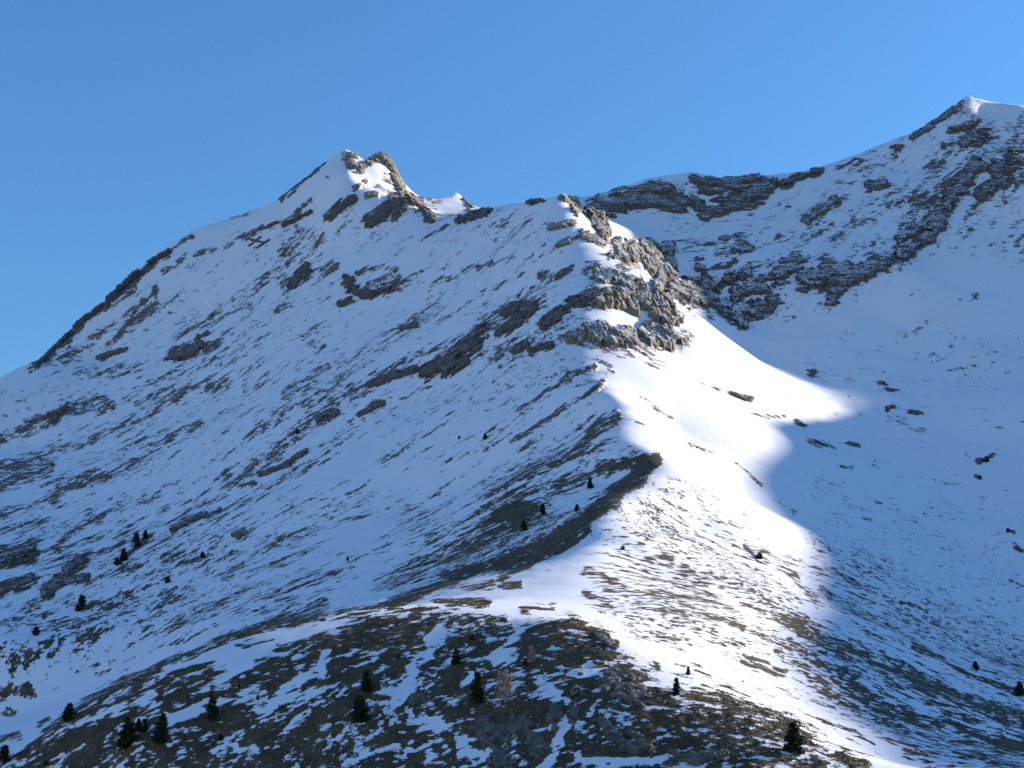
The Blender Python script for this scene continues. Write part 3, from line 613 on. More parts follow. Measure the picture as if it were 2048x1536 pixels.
# ---- crags that grow out of the slope: the ground itself, re-surveyed finely and broken into blocks and ledges
def cast_many(u, v, y0=0.0, y1=1e9):
    r0, r1 = max(0, int(np.searchsorted(Y, y0))-1), min(NY, int(np.searchsorted(Y, y1))+2); Yr = Y[r0:r1]; Zr = Z[r0:r1]
    a, bb = (u-CX)/F_PX, (CY-v)/F_PX; dy = CP-bb*SP; dz = SP+bb*CP; t = a/dy; sl = dz/dy
    P = np.full((len(u), 3), np.nan)
    for s0 in range(0, len(u), 3000):
        tt = t[s0:s0+3000]; ss = sl[s0:s0+3000]
        k = np.clip(np.searchsorted(T, tt)-1, 0, NT-2); f = (tt-T[k])/(T[k+1]-T[k])
        col = Zr[:, k]*(1-f)+Zr[:, k+1]*f
        e = col-Yr[:, None]*ss[None]; ok = e >= 0; j = np.argmax(ok, 0); good = ok[j, np.arange(len(tt))] & (j > 0)
        i = np.arange(len(tt)); jm = np.maximum(j-1, 0); e0 = e[jm, i]; e1 = e[j, i]
        fr = np.where(e0 < 0, -e0/np.where(e1-e0 == 0, 1, e1-e0), 1.0); y = Yr[jm]+(Yr[j]-Yr[jm])*fr
        Q = np.stack([tt*y, y, ss*y], -1); Q[~good] = np.nan; P[s0:s0+3000] = Q
    return P
def h01(i, j, seed): return _hash(np.asarray(i, np.int64).astype(np.uint32), np.asarray(j, np.int64).astype(np.uint32), seed)*0.5+0.5
_cg = [0]
def crag(strokes_, name, m, amp=6.0, block=(9, 5), ribs=False, rag=0.55, step=1.0, parent=None):
    """strokes_: [(points, half width)] sighted bands; amp: how far the blocks stand out (px of sight, turned to metres)"""
    _cg[0] += 1; sd = 300+_cg[0]*17
    us = [q[0] for pts, hw in strokes_ for q in pts]; vs_ = [q[1] for pts, hw in strokes_ for q in pts]; mx = max(hw for _, hw in strokes_)*1.6+4
    gu = np.arange(min(us)-mx, max(us)+mx, step); gv = np.arange(min(vs_)-mx, max(vs_)+mx, step)
    GU, GV = np.meshgrid(gu, gv); sh = GU.shape
    d = np.full(sh, 1e9)
    for pts, hw in strokes_:
        if len(pts) == 1: d = np.minimum(d, np.hypot(GU-pts[0][0], GV-pts[0][1])/hw)
        for a, b in zip(pts[:-1], pts[1:]):
            ex, ey = b[0]-a[0], b[1]-a[1]; k = np.clip(((GU-a[0])*ex+(GV-a[1])*ey)/(ex*ex+ey*ey+1e-6), 0, 1)
            d = np.minimum(d, np.hypot(GU-a[0]-k*ex, GV-a[1]-k*ey)/hw)
    hits = [c_ for c_ in (cast(*q_) for pts, hw in strokes_ for q_ in pts) if c_ is not None]
    if not hits: print('MISS crag', us[0], vs_[0]); return None
    yy_ = [c_[1] for c_ in hits]; P = cast_many(GU.ravel(), GV.ravel(), min(yy_)*0.82, max(yy_)*1.2).reshape(sh+(3,))
    c0 = np.nanmean(P.reshape(-1, 3), 0)
    if not np.isfinite(c0).all(): print('MISS crag', us[0], vs_[0]); return None
    mpp = c0[1]*1.06/F_PX
    X, Yy, Zz = (np.nan_to_num(P[..., i], nan=c0[i]) for i in range(3))
    nr = normal_at(c0[0], c0[1], max(4.0, 0.3*mx*mpp))
    # strike of the blocks: along the first band (or level, for ribbed cliffs)
    pts = strokes_[0][0]; A = Vector((1, 0, 0))
    if not ribs and len(pts) > 1:
        p0, p1 = cast(*pts[0]), cast(*pts[-1])
        if p0 is not None and p1 is not None: A = Vector(p1-p0).normalized()
    Cn = Vector((0, 0, 1)) if ribs else nr.cross(A).normalized()
    bw, bh = block[0]*mpp, block[1]*mpp
    a_ = (X*A[0]+Yy*A[1]+Zz*A[2]); c_ = (X*Cn[0]+Yy*Cn[1]+Zz*Cn[2])
    wob = 0.35*vnoise(a_/(3*bw), c_/(3*bh), sd)
    lean_ = 0.25*c_ if ribs else 0.0
    k1 = np.floor(c_/bh+wob); j1 = np.floor((a_+lean_)/bw*(0.7+0.6*h01(k1, k1*0, sd+1))+7*h01(k1, k1*0+3, sd+2)+wob)
    k2 = np.floor(c_/(0.45*bh)+2*wob); j2 = np.floor((a_+lean_)/(0.4*bw)+5*h01(k2, k2*0, sd+3)+2*wob)
    rib_ = 1-np.abs(vnoise((a_+lean_)/(0.55*bw), c_/(2.2*bh), sd+6))                       # long cracks and ribs down the face
    off = 0.34*h01(j1, k1, sd+4)+0.26*h01(k1, k1*0+5, sd+10)+0.10*h01(j2, k2, sd+5)+0.22*rib_+0.08*(0.5+0.5*vnoise(a_/(0.2*bw), c_/(0.2*bh), sd+11))
    edge = vnoise(a_/(1.6*bw), c_/(1.6*bh), sd+7)*rag+vnoise(a_/(0.5*bw), c_/(0.5*bh), sd+8)*rag*0.6+(h01(j1, k1, sd+9)-0.5)*rag*0.8
    mk = (1-d)+edge*np.clip(1.4-0.4*d, 0.5, 1.4)
    up = np.clip(mk, 0, 0.45)/0.45
    A_m = amp*mpp
    disp = np.where(mk > 0, A_m*(up**0.6)*(0.12+0.95*off), -0.35*A_m*np.clip(-mk*3, 0, 1))
    D = (nr*0.62+Vector((0, -0.38, 0.22))).normalized()
    co = np.stack([X+D[0]*disp, Yy+D[1]*disp, Zz+D[2]*disp], -1)
    keep = np.isfinite(P[..., 0]) & (mk > -0.42)
    q = keep[:-1, :-1] & keep[1:, :-1] & keep[:-1, 1:] & keep[1:, 1:]
    rng_ = np.max(np.stack([Yy[:-1, :-1], Yy[1:, :-1], Yy[:-1, 1:], Yy[1:, 1:]]), 0)-np.min(np.stack([Yy[:-1, :-1], Yy[1:, :-1], Yy[:-1, 1:], Yy[1:, 1:]]), 0)
    q &= rng_ < 0.02*c0[1]
    # separate pieces: the largest, and for parts of a cliff every other piece of some size
    lab = np.where(q, np.arange(q.size).reshape(q.shape)+1, 0)
    for _ in range(400):
        n_ = lab.copy(); n_[1:] = np.maximum(n_[1:], lab[:-1]); n_[:-1] = np.maximum(n_[:-1], lab[1:]); n_[:, 1:] = np.maximum(n_[:, 1:], lab[:, :-1]); n_[:, :-1] = np.maximum(n_[:, :-1], lab[:, 1:]); n_ = np.where(q, n_, 0)
        if (n_ == lab).all(): break
        lab = n_
    ids, cnt = np.unique(lab[lab > 0], return_counts=True)
    if len(ids) == 0: print('EMPTY crag', us[0], vs_[0]); return None
    order = np.argsort(-cnt); pick = [i for i in order if cnt[i] >= max(30, 0.06*cnt[order[0]])] if parent else [order[0]]
    base = cast((min(us)+max(us))/2, (min(vs_)+max(vs_))/2); base = c0 if base is None else base
    o = None
    for i in pick:
        jj, ii = np.nonzero(lab == ids[i])
        w_ = sh[1]; v00 = jj*w_+ii; quad = np.stack([v00, v00+w_, v00+w_+1, v00+1], -1)
        used, inv = np.unique(quad, return_inverse=True); quad = inv.reshape(quad.shape)
        me = bpy.data.meshes.new(name); me.from_pydata((co.reshape(-1, 3)[used]-(0 if parent else base)).tolist(), [], quad.tolist()); me.update(); me.materials.append(m)
        o = bpy.data.objects.new(name, me); C.objects.link(o)
        if parent: o.parent = parent; o.matrix_parent_inverse = parent.matrix_world.inverted()
        else: o.location = tuple(base)
    return o
G_L = 'rock outcrops on the shaded left face'; G_N = 'rocks on the near hillside'; G_R = 'boulders on the right slope'; G_F = 'crags on the far ridge'; G_P = 'crags on the far peak'
OUT = [
 ([([(957,682),(962,660)],12)],'dark angular rock perched just above the largest outcrop of the left face',G_L,7),
 ([([(696,560),(706,580),(742,589)],10),([(742,589),(778,578)],6)],'curved dark lip of rock below the far peak on the shaded face',G_L,7),
 ([([(585,572),(600,552),(613,535)],9)],'upright dark rock left of the curved rock lip on the upper face',G_L,6),
 ([([(1008,628),(1054,606)],7)],'upper slab of the three slanting slabs left of the cliff band',G_L,6),
 ([([(1014,655),(1068,616)],9)],'middle slab of the three slanting slabs left of the cliff band',G_L,7),
 ([([(996,667),(1042,644)],7)],'lowest slab of the three slanting slabs left of the cliff band',G_L,6),
 ([([(1100,640),(1140,612),(1182,592)],12)],'long dark slab touching the left end of the cliff band',G_L,8),
 ([([(1085,652),(1112,632)],8)],'short dark slab under the long slab beside the cliff band',G_L,6),
 ([([(1064,704),(1102,690)],7)],'flat rock below the slanting slabs, left of the cliff foot',G_L,6),
 ([([(1030,700),(1052,690)],8)],'squat dark rock beside the flat rock left of the cliff foot',G_L,6),
 ([([(218,603),(250,570),(278,546)],6)],'tall brown rock face on the left skyline',G_L,12),
 ([([(300,527),(340,503)],4.5)],'thin brown rock cap above the tall rock face on the left skyline',G_L,9),
 ([([(150,655),(205,612)],4.5)],'middle rock rib of the left skyline below the tall rock face',G_L,9),
 ([([(76,730),(112,694),(142,666)],4)],'lowest dark rock rib on the left skyline near the picture edge',G_L,8),
 ([([(345,712),(372,704),(400,694)],11)],'ragged brown outcrop in the middle of the far left face',G_L,7),
 ([([(396,675),(414,667)],5)],'small rock just above the ragged brown outcrop of the left face',G_L,4),
 ([([(196,715),(244,702)],5)],'narrow overhanging ledge of rock below the left skyline',G_L,5),
 ([([(345,1058),(376,1044),(408,1029)],6)],'long straight dark slab across the lower left snow gully',G_L,5),
 ([([(412,1034),(440,1020)],4)],'short dark slab just right of the long straight slab',G_L,4),
 ([([(467,1070),(489,1064)],5)],'small square rock in the snow right of the long straight slab',G_L,4),
 ([([(90,1190),(125,1152),(158,1120)],8)],'brown rock rib above the round bushy pine at lower left',G_L,7),
 ([([(134,1164),(162,1157)],8)],'dark boulder at the right foot of the brown rock rib',G_L,6),
 ([([(518,950),(548,940),(578,930)],5)],'row of low dark rock along the lower end of the diagonal band',G_L,5),
 ([([(588,916),(612,902)],5)],'small dark rock above the row of low rock',G_L,4),
 ([([(718,829),(766,807)],5)],'thin dark ledge alone on open snow below the diagonal rock band',G_L,4),
 ([([(640,840),(670,824)],9)],'dark clump of rock in the diagonal band left of its middle',G_L,6),
 ([([(738,770),(785,754),(830,738)],7)],'long low ledge leading up to the largest outcrop',G_L,6),
 ([([(918,442),(945,433),(974,424)],7)],'dark rock rib on the crest right of the snow col',G_L,5),
 ([([(100,840),(132,814)],10)],'dark rock in the left end of the lower broken band',G_L,6),
 ([([(566,452),(622,424)],4)],'straight slanting slab high on the face under the far peak',G_L,4),
 ([([(526,457),(554,445)],3)],'thin dark slab left of the straight slanting slab',G_L,3),
 ([([(682,608),(700,601)],7)],'small dark rock directly below the curved rock lip',G_L,5),
 ([([(802,656),(834,650)],5)],'small flat brown rock right of the middle of the left face',G_L,4),
 ([([(1058,404),(1086,399)],6)],'dark rock at the top of the ridge crest',G_L,5),
 ([([(2,1122),(30,1108),(50,1102)],15)],'large dark crag cut off by the left picture edge',G_L,9),
 ([([(2,1184),(30,1172),(60,1158)],9)],'ledged dark rock under the crag at the left picture edge',G_L,7),
 ([([(824,398),(848,412),(860,440)],9)],'dark crag falling from the crest beside the snow col',G_L,7),
 ([([(655,438),(680,416),(704,397)],9)],'slanting broken rock left on the crest below the far peak',G_L,5),
 ([([(740,442),(775,418),(800,405)],11)],'broken dark rock in the middle of the crest below the far peak',G_L,5),
 ([([(1464,788),(1498,800)],3.5)],'dark lone rock on the sunlit snow of the right flank',G_R,5),
 ([([(1597,848),(1610,851)],3)],'dark rock at the tip of the sunlit snow',G_R,5),
 ([([(1624,743),(1631,744)],3)],'small boulder highest on the blue right slope',G_R,4),
 ([([(1759,766),(1767,767)],4)],'round dark boulder right of the sunlit tip',G_R,5),
 ([([(1773,780),(1787,782)],2.2)],'flat rock just below the round dark boulder',G_R,4),
 ([([(1777,815),(1788,813)],2.8)],'dark rock with a tail below the flat rock on the right slope',G_R,4),
 ([([(1817,826),(1836,828)],2)],'long low rock, right end of the short row on the right slope',G_R,3),
 ([([(1630,883),(1652,891)],3)],'cluster of dark stones in shade just under the sunlit tip',G_R,4),
 ([([(1693,887),(1706,889)],2.2)],'small flat stone right of the cluster of dark stones',G_R,3),
 ([([(1616,438),(1645,416),(1668,402)],9)],'slanting dark outcrop on the far ridge snowfield',G_F,6),
 ([([(1738,374),(1768,368)],9)],'dark knob of rock below the far ridge line',G_F,6),
 ([([(1468,500),(1502,497)],7)],'isolated dark rock in the far snow bowl',G_F,5),
 ([([(1441,478),(1455,476)],5)],'smallest round rock in the far snow bowl',G_F,4),
 ([([(1826,277),(1875,242),(1924,210)],6)],'dark rock edge leading up to the right summit',G_F,5),
 ([([(1532,384),(1548,366)],9)],'square crag at the right end of the far crest cliffs',G_F,7),
 ([([(1562,369),(1600,355),(1632,344)],6)],'low rock teeth on the far skyline right of the square crag',G_F,9),
 ([([(700,328),(722,338)],9)],'sunlit grey crag under the top of the far peak',G_P,6),
 ([([(696,308),(714,312)],5)],'small rock just below the snowy top of the far peak',G_P,4),
 ([([(931,394),(942,408)],6)],'small sunlit crag on the little snow peak',G_P,5),
 ([([(734,393),(750,388)],6)],'dark rock at the foot of the sunlit peak face',G_P,4),
 ([([(822,1399),(846,1396)],8)],'lone low boulder below the snow gully of the near hillside',G_N,6),
 ([([(968,1462),(1004,1478)],20)],'pale grey boulder low on the near hillside under the bare larch',G_N,9),
 ([([(996,1512),(1016,1528)],14)],'grey boulder at the bottom edge below the pale boulder',G_N,9),
 ([([(1040,1446),(1076,1486)],20)],'dark leaning crag right of the pale grey boulder',G_N,9),
 ([([(1152,1394),(1142,1440)],13)],'upright dark slab right of the leaning crag',G_N,8),
 ([([(1112,1422),(1106,1452)],11)],'pointed rock between the leaning crag and the upright slab',G_N,7),
 ([([(1226,1362),(1276,1388)],19)],'dark crag on the right shoulder of the near hillside',G_N,9),
 ([([(1200,1270),(1228,1290)],9)],'dark rock just below the top of the near hill',G_N,6),
 ([([(1340,1518),(1440,1508)],13)],'broad low rock face at the bottom edge left of the big pine',G_N,9),
 ([([(1236,1486),(1300,1498)],16)],'dark rock wall left of the broad low rock face',G_N,9),
 ([([(1196,1445),(1236,1468)],12)],'dark rock step under the right shoulder of the near hillside',G_N,7),
]
for (st, lab, g, amp) in OUT:
    m = M_FARROCK if g == G_F else (M_CLIFF if g == G_P else (M_NEARROCK if g == G_N else M_ROCK))
    hwm = max(q[1] for q in st)
    o = crag(st, 'boulder' if g == G_R else 'rock_outcrop', m, amp, (max(5, 1.4*hwm), max(2.8, 0.7*hwm)), step=0.6 if hwm < 4 else (0.8 if hwm < 8 else 1.0), rag=0.45 if hwm < 6 else (0.6 if hwm < 10 else 0.9))
    if o: tag(o, lab, 'boulder' if g == G_R else 'rock', g)
o = crag([([(855,746),(885,730),(905,716),(935,696),(946,684)],15),([(890,738),(925,726)],14)], 'rock_outcrop', M_ROCK, 10, (20,9)); tag(o, 'largest dark rock outcrop, alone in the middle of the shaded left face', 'rock', G_L)
p = cast(516, 485); e = empty('rock_ledge', tuple(p)); tag(e, 'dark rock ledges crossing like an X high on the left face', 'rock', G_L)
for pts in ([(498,492),(522,474)],[(514,496),(538,480)],[(502,480),(526,485)]): crag([(pts, 1.9)], 'ledge', M_ROCK, 3.5, (8,4), step=0.7, rag=0.25, parent=e)
def cliff(label, bands, m, amp, block, ribs=True, name='rock_cliff', part='rock_face', rag=0.55):
    p = cast(*bands[0][0][0][0]); e = empty(name, tuple(p)); tag(e, label, 'cliff')
    for st in bands: crag(st, part, m, amp, block, ribs=ribs, rag=rag, parent=e)
    return e
cliff('ribbed ochre cliff band across the sunlit ridge', [
  [([(1198,598),(1250,600),(1300,608),(1338,642)],22)], [([(1165,672),(1205,664),(1258,676)],18)], [([(1300,670),(1346,682)],20)], [([(1135,680),(1160,672)],9)]], M_CLIFF, 17, (13,24), rag=0.5)
cliff('sunlit rock buttress on the back edge of the ridge', [[([(1240,500),(1290,504),(1308,530)],20)], [([(1195,548),(1235,560),(1285,572)],13)]], M_CLIFF, 14, (12,22))
cliff('snow capped crag at the very top of the ridge', [[([(1128,394),(1148,402),(1152,424)],9)]], M_CLIFF, 9, (8,10), name='rock_tower')
cliff('ledged rocks stepping down below the ridge top', [[([(1165,470),(1205,484)],9)], [([(1115,492),(1142,482)],5)], [([(1100,456),(1148,444)],6)]], M_CLIFF, 7, (9,6), name='rock_ledge', part='ledge')
cliff('sunlit rock wall on the right edge of the far peak', [[([(782,328),(796,358),(808,388)],10)], [([(742,318),(762,310),(780,324)],10)]], M_CLIFF, 8, (7,7), name='rock_wall', part='crag')
cliff('banded dark cliffs along the far crest', [[([(1205,414),(1262,404),(1310,402),(1362,410)],17)], [([(1260,384),(1330,378),(1360,392)],9)], [([(1384,358),(1430,366),(1475,364),(1514,354)],8)], [([(1384,400),(1404,416)],10)], [([(1416,426),(1462,410),(1502,398),(1522,388)],14)], [([(1400,384),(1500,376)],6)]], M_FARROCK, 11, (26,9), ribs=True, rag=0.7)
cliff('broken dark cliffs at the head of the side valley', [[([(1342,588),(1380,575),(1420,600)],20)], [([(1396,532),(1418,575)],12)], [([(1436,572),(1486,548)],12)], [([(1478,588),(1524,576)],16)], [([(1492,642),(1512,624),(1545,598)],17)], [([(1556,556),(1590,528)],15)], [([(1448,616),(1480,645)],12)]], M_FARROCK, 12, (16,14), ribs=True, rag=0.9)
cliff('long diagonal dark cliff under the right summit', [[([(1606,560),(1650,542),(1690,552)],17)], [([(1664,598),(1690,556),(1728,548)],13)], [([(1728,548),(1800,512),(1862,468)],13)], [([(1862,468),(1902,404),(1952,334)],16)], [([(1800,480),(1850,446)],9)]], M_FARROCK, 12, (17,12), ribs=True, rag=1.0)
cliff('dark crags just below the right summit', [[([(1932,284),(1968,274)],12)], [([(1998,342),(2032,316)],17)], [([(1962,388),(2000,366)],12)], [([(1905,262),(1948,250)],7)]], M_FARROCK, 9, (12,8), ribs=True, rag=0.85)
cliff('leaning ochre rock tower beside the snowy crest', [[([(1182,424),(1200,440),(1208,472)],13)]], M_CLIFF, 17, (9,26), name='rock_tower')
cliff('dark square rock tower behind the sunlit buttress', [[([(1336,500),(1340,552)],15)]], M_FARROCK, 15, (14,22), name='rock_tower', rag=0.35)
cliff('triangular pale slab standing above the cliff band', [[([(1320,552),(1314,592)],11)]], M_CLIFF, 15, (12,26), name='rock_tower', rag=0.35)

# ================================================================ trees
def tube(co, faces, pts, radii, k=6):
    base = len(co); pts = [Vector(p) for p in pts]
    for i, p in enumerate(pts):
        d = (pts[min(i+1, len(pts)-1)]-pts[max(i-1, 0)]).normalized(); a = d.orthogonal().normalized(); b = d.cross(a)
        for j in range(k):
            t = 2*math.pi*j/k; co.append(tuple(p+(a*math.cos(t)+b*math.sin(t))*radii[i]))
    for i in range(len(pts)-1):
        for j in range(k):
            faces.append((base+i*k+j, base+i*k+(j+1) % k, base+(i+1)*k+(j+1) % k, base+(i+1)*k+j))
def pine_meshes(seed, spread=0.30, bare=0.06, full=0.8, n_br=78):
    """unit-height pine: tapered trunk with limbs; crown of needle tufts along the limbs"""
    rng = random.Random(seed); co, fc = [], []; cc, cf = [], []
    lean = rng.uniform(-0.03, 0.03)
    tube(co, fc, [(0, 0, -0.08), (lean*0.4, 0, 0.3), (lean, 0.01, 0.7), (lean, 0, 0.97)], [0.035, 0.026, 0.015, 0.003])
    lop = rng.uniform(0, 6.28)
    for i in range(n_br):
        z = bare+(0.97-bare)*((i+rng.random())/n_br)
        prof = (1-z)**full*(0.55+0.45*min(1, (z-bare+0.05)/0.18)); az = rng.uniform(0, 6.283)
        R = spread*prof*rng.uniform(0.6, 1.18)*(1+0.18*math.cos(az-lop))+0.02
        rise = rng.uniform(-0.10, 0.35)*R
        x0 = lean*z; tip = Vector((x0+R*math.cos(az), R*math.sin(az), z+rise)); root = Vector((x0, 0, z-0.04))
        if i % 3 == 0: tube(co, fc, [root, root.lerp(tip, 0.55), tip], [0.008, 0.005, 0.002], 4)
        for s in (0.35, 0.55, 0.72, 0.86, 1.0):
            c = root.lerp(tip, s); sz = 0.062*(0.8+0.5*(1-z))
            for q in range(7):
                o = Vector((rng.gauss(0, 1), rng.gauss(0, 1), rng.gauss(0, 0.7)))*sz*0.55
                d = Vector((rng.gauss(0, 1), rng.gauss(0, 1), rng.gauss(0.5, 0.8))).normalized()*sz; e = d.orthogonal().normalized(); e.rotate(Quaternion(d.normalized(), rng.uniform(0, 6.28))); e *= sz*0.45
                b = len(cc); m_ = c+o
                cc += [tuple(m_-d*0.5-e), tuple(m_-d*0.5+e), tuple(m_+d*0.6)]; cf.append((b, b+1, b+2))
    return mesh('trunk', co, fc, M_BARK), mesh('crown', cc, cf, M_NEEDLE)
def bare_meshes(seed, stems, spread, m, twig=46):
    rng = random.Random(seed); co, fc = [], []; cc, cf = [], []
    for s in range(stems):
        bx, by = rng.uniform(-0.16, 0.16)*(stems > 1), rng.uniform(-0.1, 0.1)*(stems > 1); hh = rng.uniform(0.75, 1.0) if s else 1.0; lx = rng.uniform(-0.08, 0.08)
        tube(co, fc, [(bx, by, -0.06), (bx+lx*0.5, by, 0.5*hh), (bx+lx, by, hh)], [0.026, 0.018, 0.006], 5)
        for i in range(twig):
            z = rng.uniform(0.12, 0.96)*hh; az = rng.uniform(0, 6.283); R = spread*(1-z/hh)**0.7*rng.uniform(0.5, 1.1)+0.03
            a = Vector((bx+lx*z/hh, by, z)); t_ = a+Vector((R*math.cos(az), R*math.sin(az), R*rng.uniform(0.2, 0.9)))
            tube(cc, cf, [a, a.lerp(t_, 0.6)+Vector((0, 0, 0.01)), t_], [0.011, 0.008, 0.004], 3)
            for k in range(2):
                q = a.lerp(t_, rng.uniform(0.3, 0.9)); d = Vector((rng.gauss(0, 1), rng.gauss(0, 1), rng.gauss(0.5, 0.6)))*0.05
                tube(cc, cf, [q, q+d], [0.007, 0.004], 3)
    return mesh('trunk', co, fc, m), mesh('crown', cc, cf, m)
PINES = [pine_meshes(1, 0.30), pine_meshes(2, 0.24), pine_meshes(3, 0.36, 0.03, 0.7), pine_meshes(4, 0.20, 0.10, 0.75, 60), pine_meshes(5, 0.27, 0.08), pine_meshes(6, 0.55, 0.02, 0.55, 90)]
LARCH = bare_meshes(11, 4, 0.20, M_LARCH); TWIGGY = bare_meshes(12, 5, 0.36, M_TWIG, 40); SPARSE = pine_meshes(9, 0.20, 0.12, 0.6, 44)
def tree(u, v, hpx, kind, label, name='pine_tree', cat='tree', group='pines on the slopes', wide=1.0):
    if name == 'pine_tree' and {'shrub', 'bush'} & set(label.split()): name, cat = 'shrub', 'bush'
    p = cast(u, min(v, 1533))
    if p is None: print('MISS tree', u, v); return
    if v > 1533: p = cast(u, 1530)
    dist = p[1]*CP+p[2]*SP; h = hpx*dist/F_PX*1.04
    e = bpy.data.objects.new(name, None); C.objects.link(e); e.location = (p[0], p[1], ground_at(p[0], p[1])-0.02*h)
    if v > 1533: e.location.z -= (v-1530)*dist/F_PX
    e.rotation_euler = (0, 0, (u*1.7+v) % 6.28); e.scale = (h*wide, h*wide, h); tag(e, label, cat, group)
    for nm, me in zip(('trunk', 'crown'), kind):
        o = bpy.data.objects.new(nm, me); C.objects.link(o); o.parent = e
GN = 'pines on the near hillside'; GS = 'small pines on the shaded face'; GR = 'small pines on the right'
P0, P1, P2, P3_, P4, P5 = PINES
for a in [
 (1588,1504,58,P2,'large dense pine standing alone in sunlight at lower right',GN,1.05), (1354,1390,34,P0,'thin sunlit pine on the right shoulder of the near hillside',GN,.9), (1377,1350,17,P4,'tiny sunlit pine above the thin pine on the shoulder',GN,1),
 (720,1444,54,P2,'broad black pine low in the middle of the near hillside',GN,1.0), (733,1384,44,P1,'upright dark pine just above the broad black pine',GN,1.1), (912,1328,32,P2,'dark pine right of the snow gully on the near hillside',GN,.9),
 (955,1408,64,SPARSE,'tall sparse dark conifer left of the pale bare larch',GN,1.0), (423,1441,56,P3_,'slim tall pine alone left of centre at the bottom',GN,.85), (252,1496,62,P2,'left tall pine of the dark group at lower left',GN,.85),
 (276,1464,26,P4,'first of the two short pines between the two tall ones',GN,1), (290,1464,25,P1,'second of the two short pines, nearer the right tall one',GN,1), (322,1486,58,P0,'right tall pine of the dark group at lower left',GN,.95),
 (136,1441,34,P5,'bushy pine on the left edge of the near hillside',GN,.8), (92,1545,24,P0,'pine tip poking over the bottom edge at lower left',GN,1), (6,1528,36,P5,'dark bush in the bottom left corner',GN,.9), (440,1482,14,P5,'low dark shrub right of the slim tall pine',GN,1), (515,1400,12,P4,'tiny dark pine in the snow left of the hillside middle',GN,1), (478,1378,10,P4,'tiny pine below the hill edge at left',GN,1.1),
 (162,1222,32,P5,'round bushy dark pine on the snow at lower left',GS,.75), (72,1270,17,P5,'low dark shrub left of the round bushy pine',GS,1), (335,1166,13,P5,'small dark shrub on the grassy rib right of the round pine',GS,1), (404,1116,13,P5,'small dark shrub on the snow at the end of the grassy rib',GS,1),
 (272,1094,28,P5,'middle pine of the leaning dark cluster at left',GS,.7), (290,1078,18,P2,'upper right pine of the leaning dark cluster',GS,1), (246,1122,26,P0,'lower left pine of the leaning dark cluster',GS,1.1), (233,1130,15,P5,'small bush at the bottom of the leaning dark cluster',GS,1),
 (695,1122,10,P4,'tiny lone pine on open snow in the lower middle',GS,1), (595,868,11,P2,'tiny pine on the rock band left of centre',GS,1.2), (970,879,13,P2,'small round pine on snow left of the ridge',GS,1.2), (918,878,8,P4,'tiny pine just left of the small round pine',GS,1.2), (986,892,6,P4,'smallest pine just right of the small round pine',GS,1.2), (580,932,9,P4,'tiny pine by the row of low rock',GS,1),
 (1180,977,22,P1,'dark pine close under the grassy ridge crest',GS,1.1), (1086,1030,23,P2,'upright pine on the snow left of the ridge',GS,.9), (1154,1023,15,P5,'small pine right of the upright pine near the ridge',GS,.8), (1048,1062,20,P5,'round dark pine below the upright pine left of the ridge',GS,.8),
 (1952,1340,17,P5,'small dark shrub on the grassy rill at the right',GR,.9), (2042,1392,28,P5,'dark bush cut off by the right picture edge',GR,.8), (1974,924,12,P5,'dark shrub on the blue slope at far right',GR,1.1), (1960,958,8,P5,'tiny shrub below the dark shrub at far right',GR,1), (2016,1064,8,P5,'tiny shrub low on the blue slope near the right edge',GR,1.1), (1520,1118,14,P5,'olive bush on the sunlit flank of the ridge',GR,1.2), (1246,1100,9,P5,'tiny shrub on the snow below the ridge bend',GR,1.2),
 (795,1318,10,P5,'small dark bush in grass left of the snow gully top',GN,1), (1050,1330,10,P5,'low shrub beside the reddish bare bushes',GN,1), (945,1280,12,P5,'low bush in the dark grass below the crest',GN,1),
 ]: tree(a[0], a[1], a[2], a[3], a[4], group=a[5], wide=a[6])
tree(1010, 1404, 64, LARCH, 'pale bare larch clump in the middle of the near hillside', 'larch_tree', 'tree', 'bare trees on the near hillside', 1.0)
tree(1064, 1326, 34, TWIGGY, 'reddish bare bush above and right of the pale larch', 'bare_bush', 'bush', 'bare trees on the near hillside', 1.0)
tree(1130, 1362, 16, TWIGGY, 'small bare sapling on snow right of the reddish bush', 'bare_bush', 'bush', 'bare trees on the near hillside', .8)
tree(935, 1406, 26, TWIGGY, 'grey bare bush at the foot of the sparse conifer', 'bare_bush', 'bush', 'bare trees on the near hillside', .9)
tree(795, 1432, 14, TWIGGY, 'thin bare bush on snow right of the broad black pine', 'bare_bush', 'bush', 'bare trees on the near hillside', 1.0)

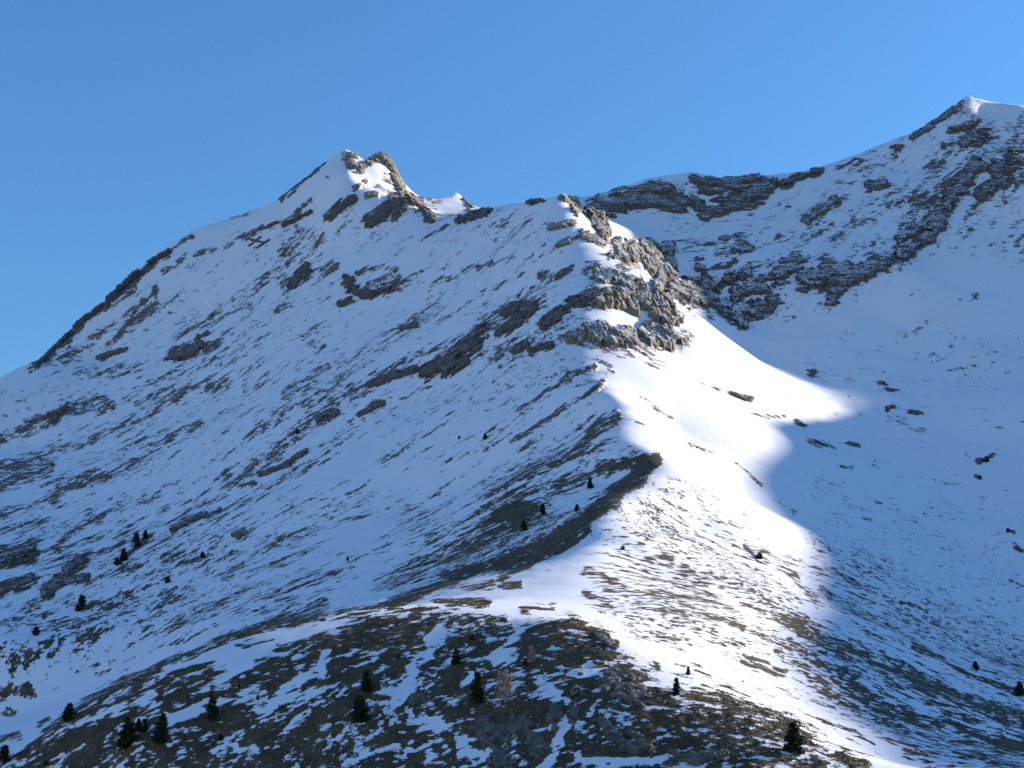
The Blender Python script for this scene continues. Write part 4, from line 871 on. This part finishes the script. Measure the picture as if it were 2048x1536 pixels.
# ================================================================ dry tussocks on the near hillside
def dry_grass(n=36000):
    rng = np.random.RandomState(5)
    ok = (region == 0) & (cover > 0.35) & (dens > 0.35) & (np.abs(TT) < 0.42) & (YY < 640)
    jj, ii = np.nonzero(ok); w = (YY[jj, ii]**-0.3); k = rng.choice(len(jj), n, replace=True)
    a = rng.rand(n); jj, ii = jj[k], ii[k]; jn, in_ = np.minimum(jj+1, NY-1), np.minimum(ii+1, NT-1); b_ = rng.rand(n)
    base = (P3[jj, ii]*(1-a)[:, None]+P3[jj, in_]*a[:, None])*(1-b_)[:, None]+(P3[jn, ii]*(1-a)[:, None]+P3[jn, in_]*a[:, None])*b_[:, None]
    s = rng.uniform(0.16, 0.42, n); V_ = []; F_ = []
    for q in range(3):
        an = rng.uniform(0, 6.283, n); dx, dy = np.cos(an), np.sin(an); ln = rng.uniform(-0.5, 0.5, n)
        z0 = np.zeros(n)-0.05
        p0 = base+np.stack([dx*s*0.5, dy*s*0.5, z0], -1); p1 = base-np.stack([dx*s*0.5, dy*s*0.5, -z0], -1); p2 = base+np.stack([dx*s*ln, dy*s*ln-0.1*s, s*rng.uniform(0.6, 1.1, n)], -1)
        V_.append(np.stack([p0, p1, p2], 1))
    V_ = np.concatenate(V_).reshape(-1, 3).astype(np.float32); k = len(V_)//3
    me = bpy.data.meshes.new('dry_grass'); me.vertices.add(len(V_)); me.vertices.foreach_set('co', V_.ravel())
    me.loops.add(3*k); me.loops.foreach_set('vertex_index', np.arange(3*k, dtype=np.int32)); me.polygons.add(k)
    me.polygons.foreach_set('loop_start', np.arange(0, 3*k, 3, dtype=np.int32)); me.polygons.foreach_set('loop_total', np.full(k, 3, np.int32)); me.update(calc_edges=True)
    me.materials.append(flat_material('dry_straw_grass', (0.050, 0.036, 0.016), (0.135, 0.098, 0.042), 0.8))
    o = bpy.data.objects.new('dry_grass', me); C.objects.link(o); tag(o, 'dry brown grass tufts between the snow patches of the near hillside', 'grass', kind='stuff')
dry_grass()
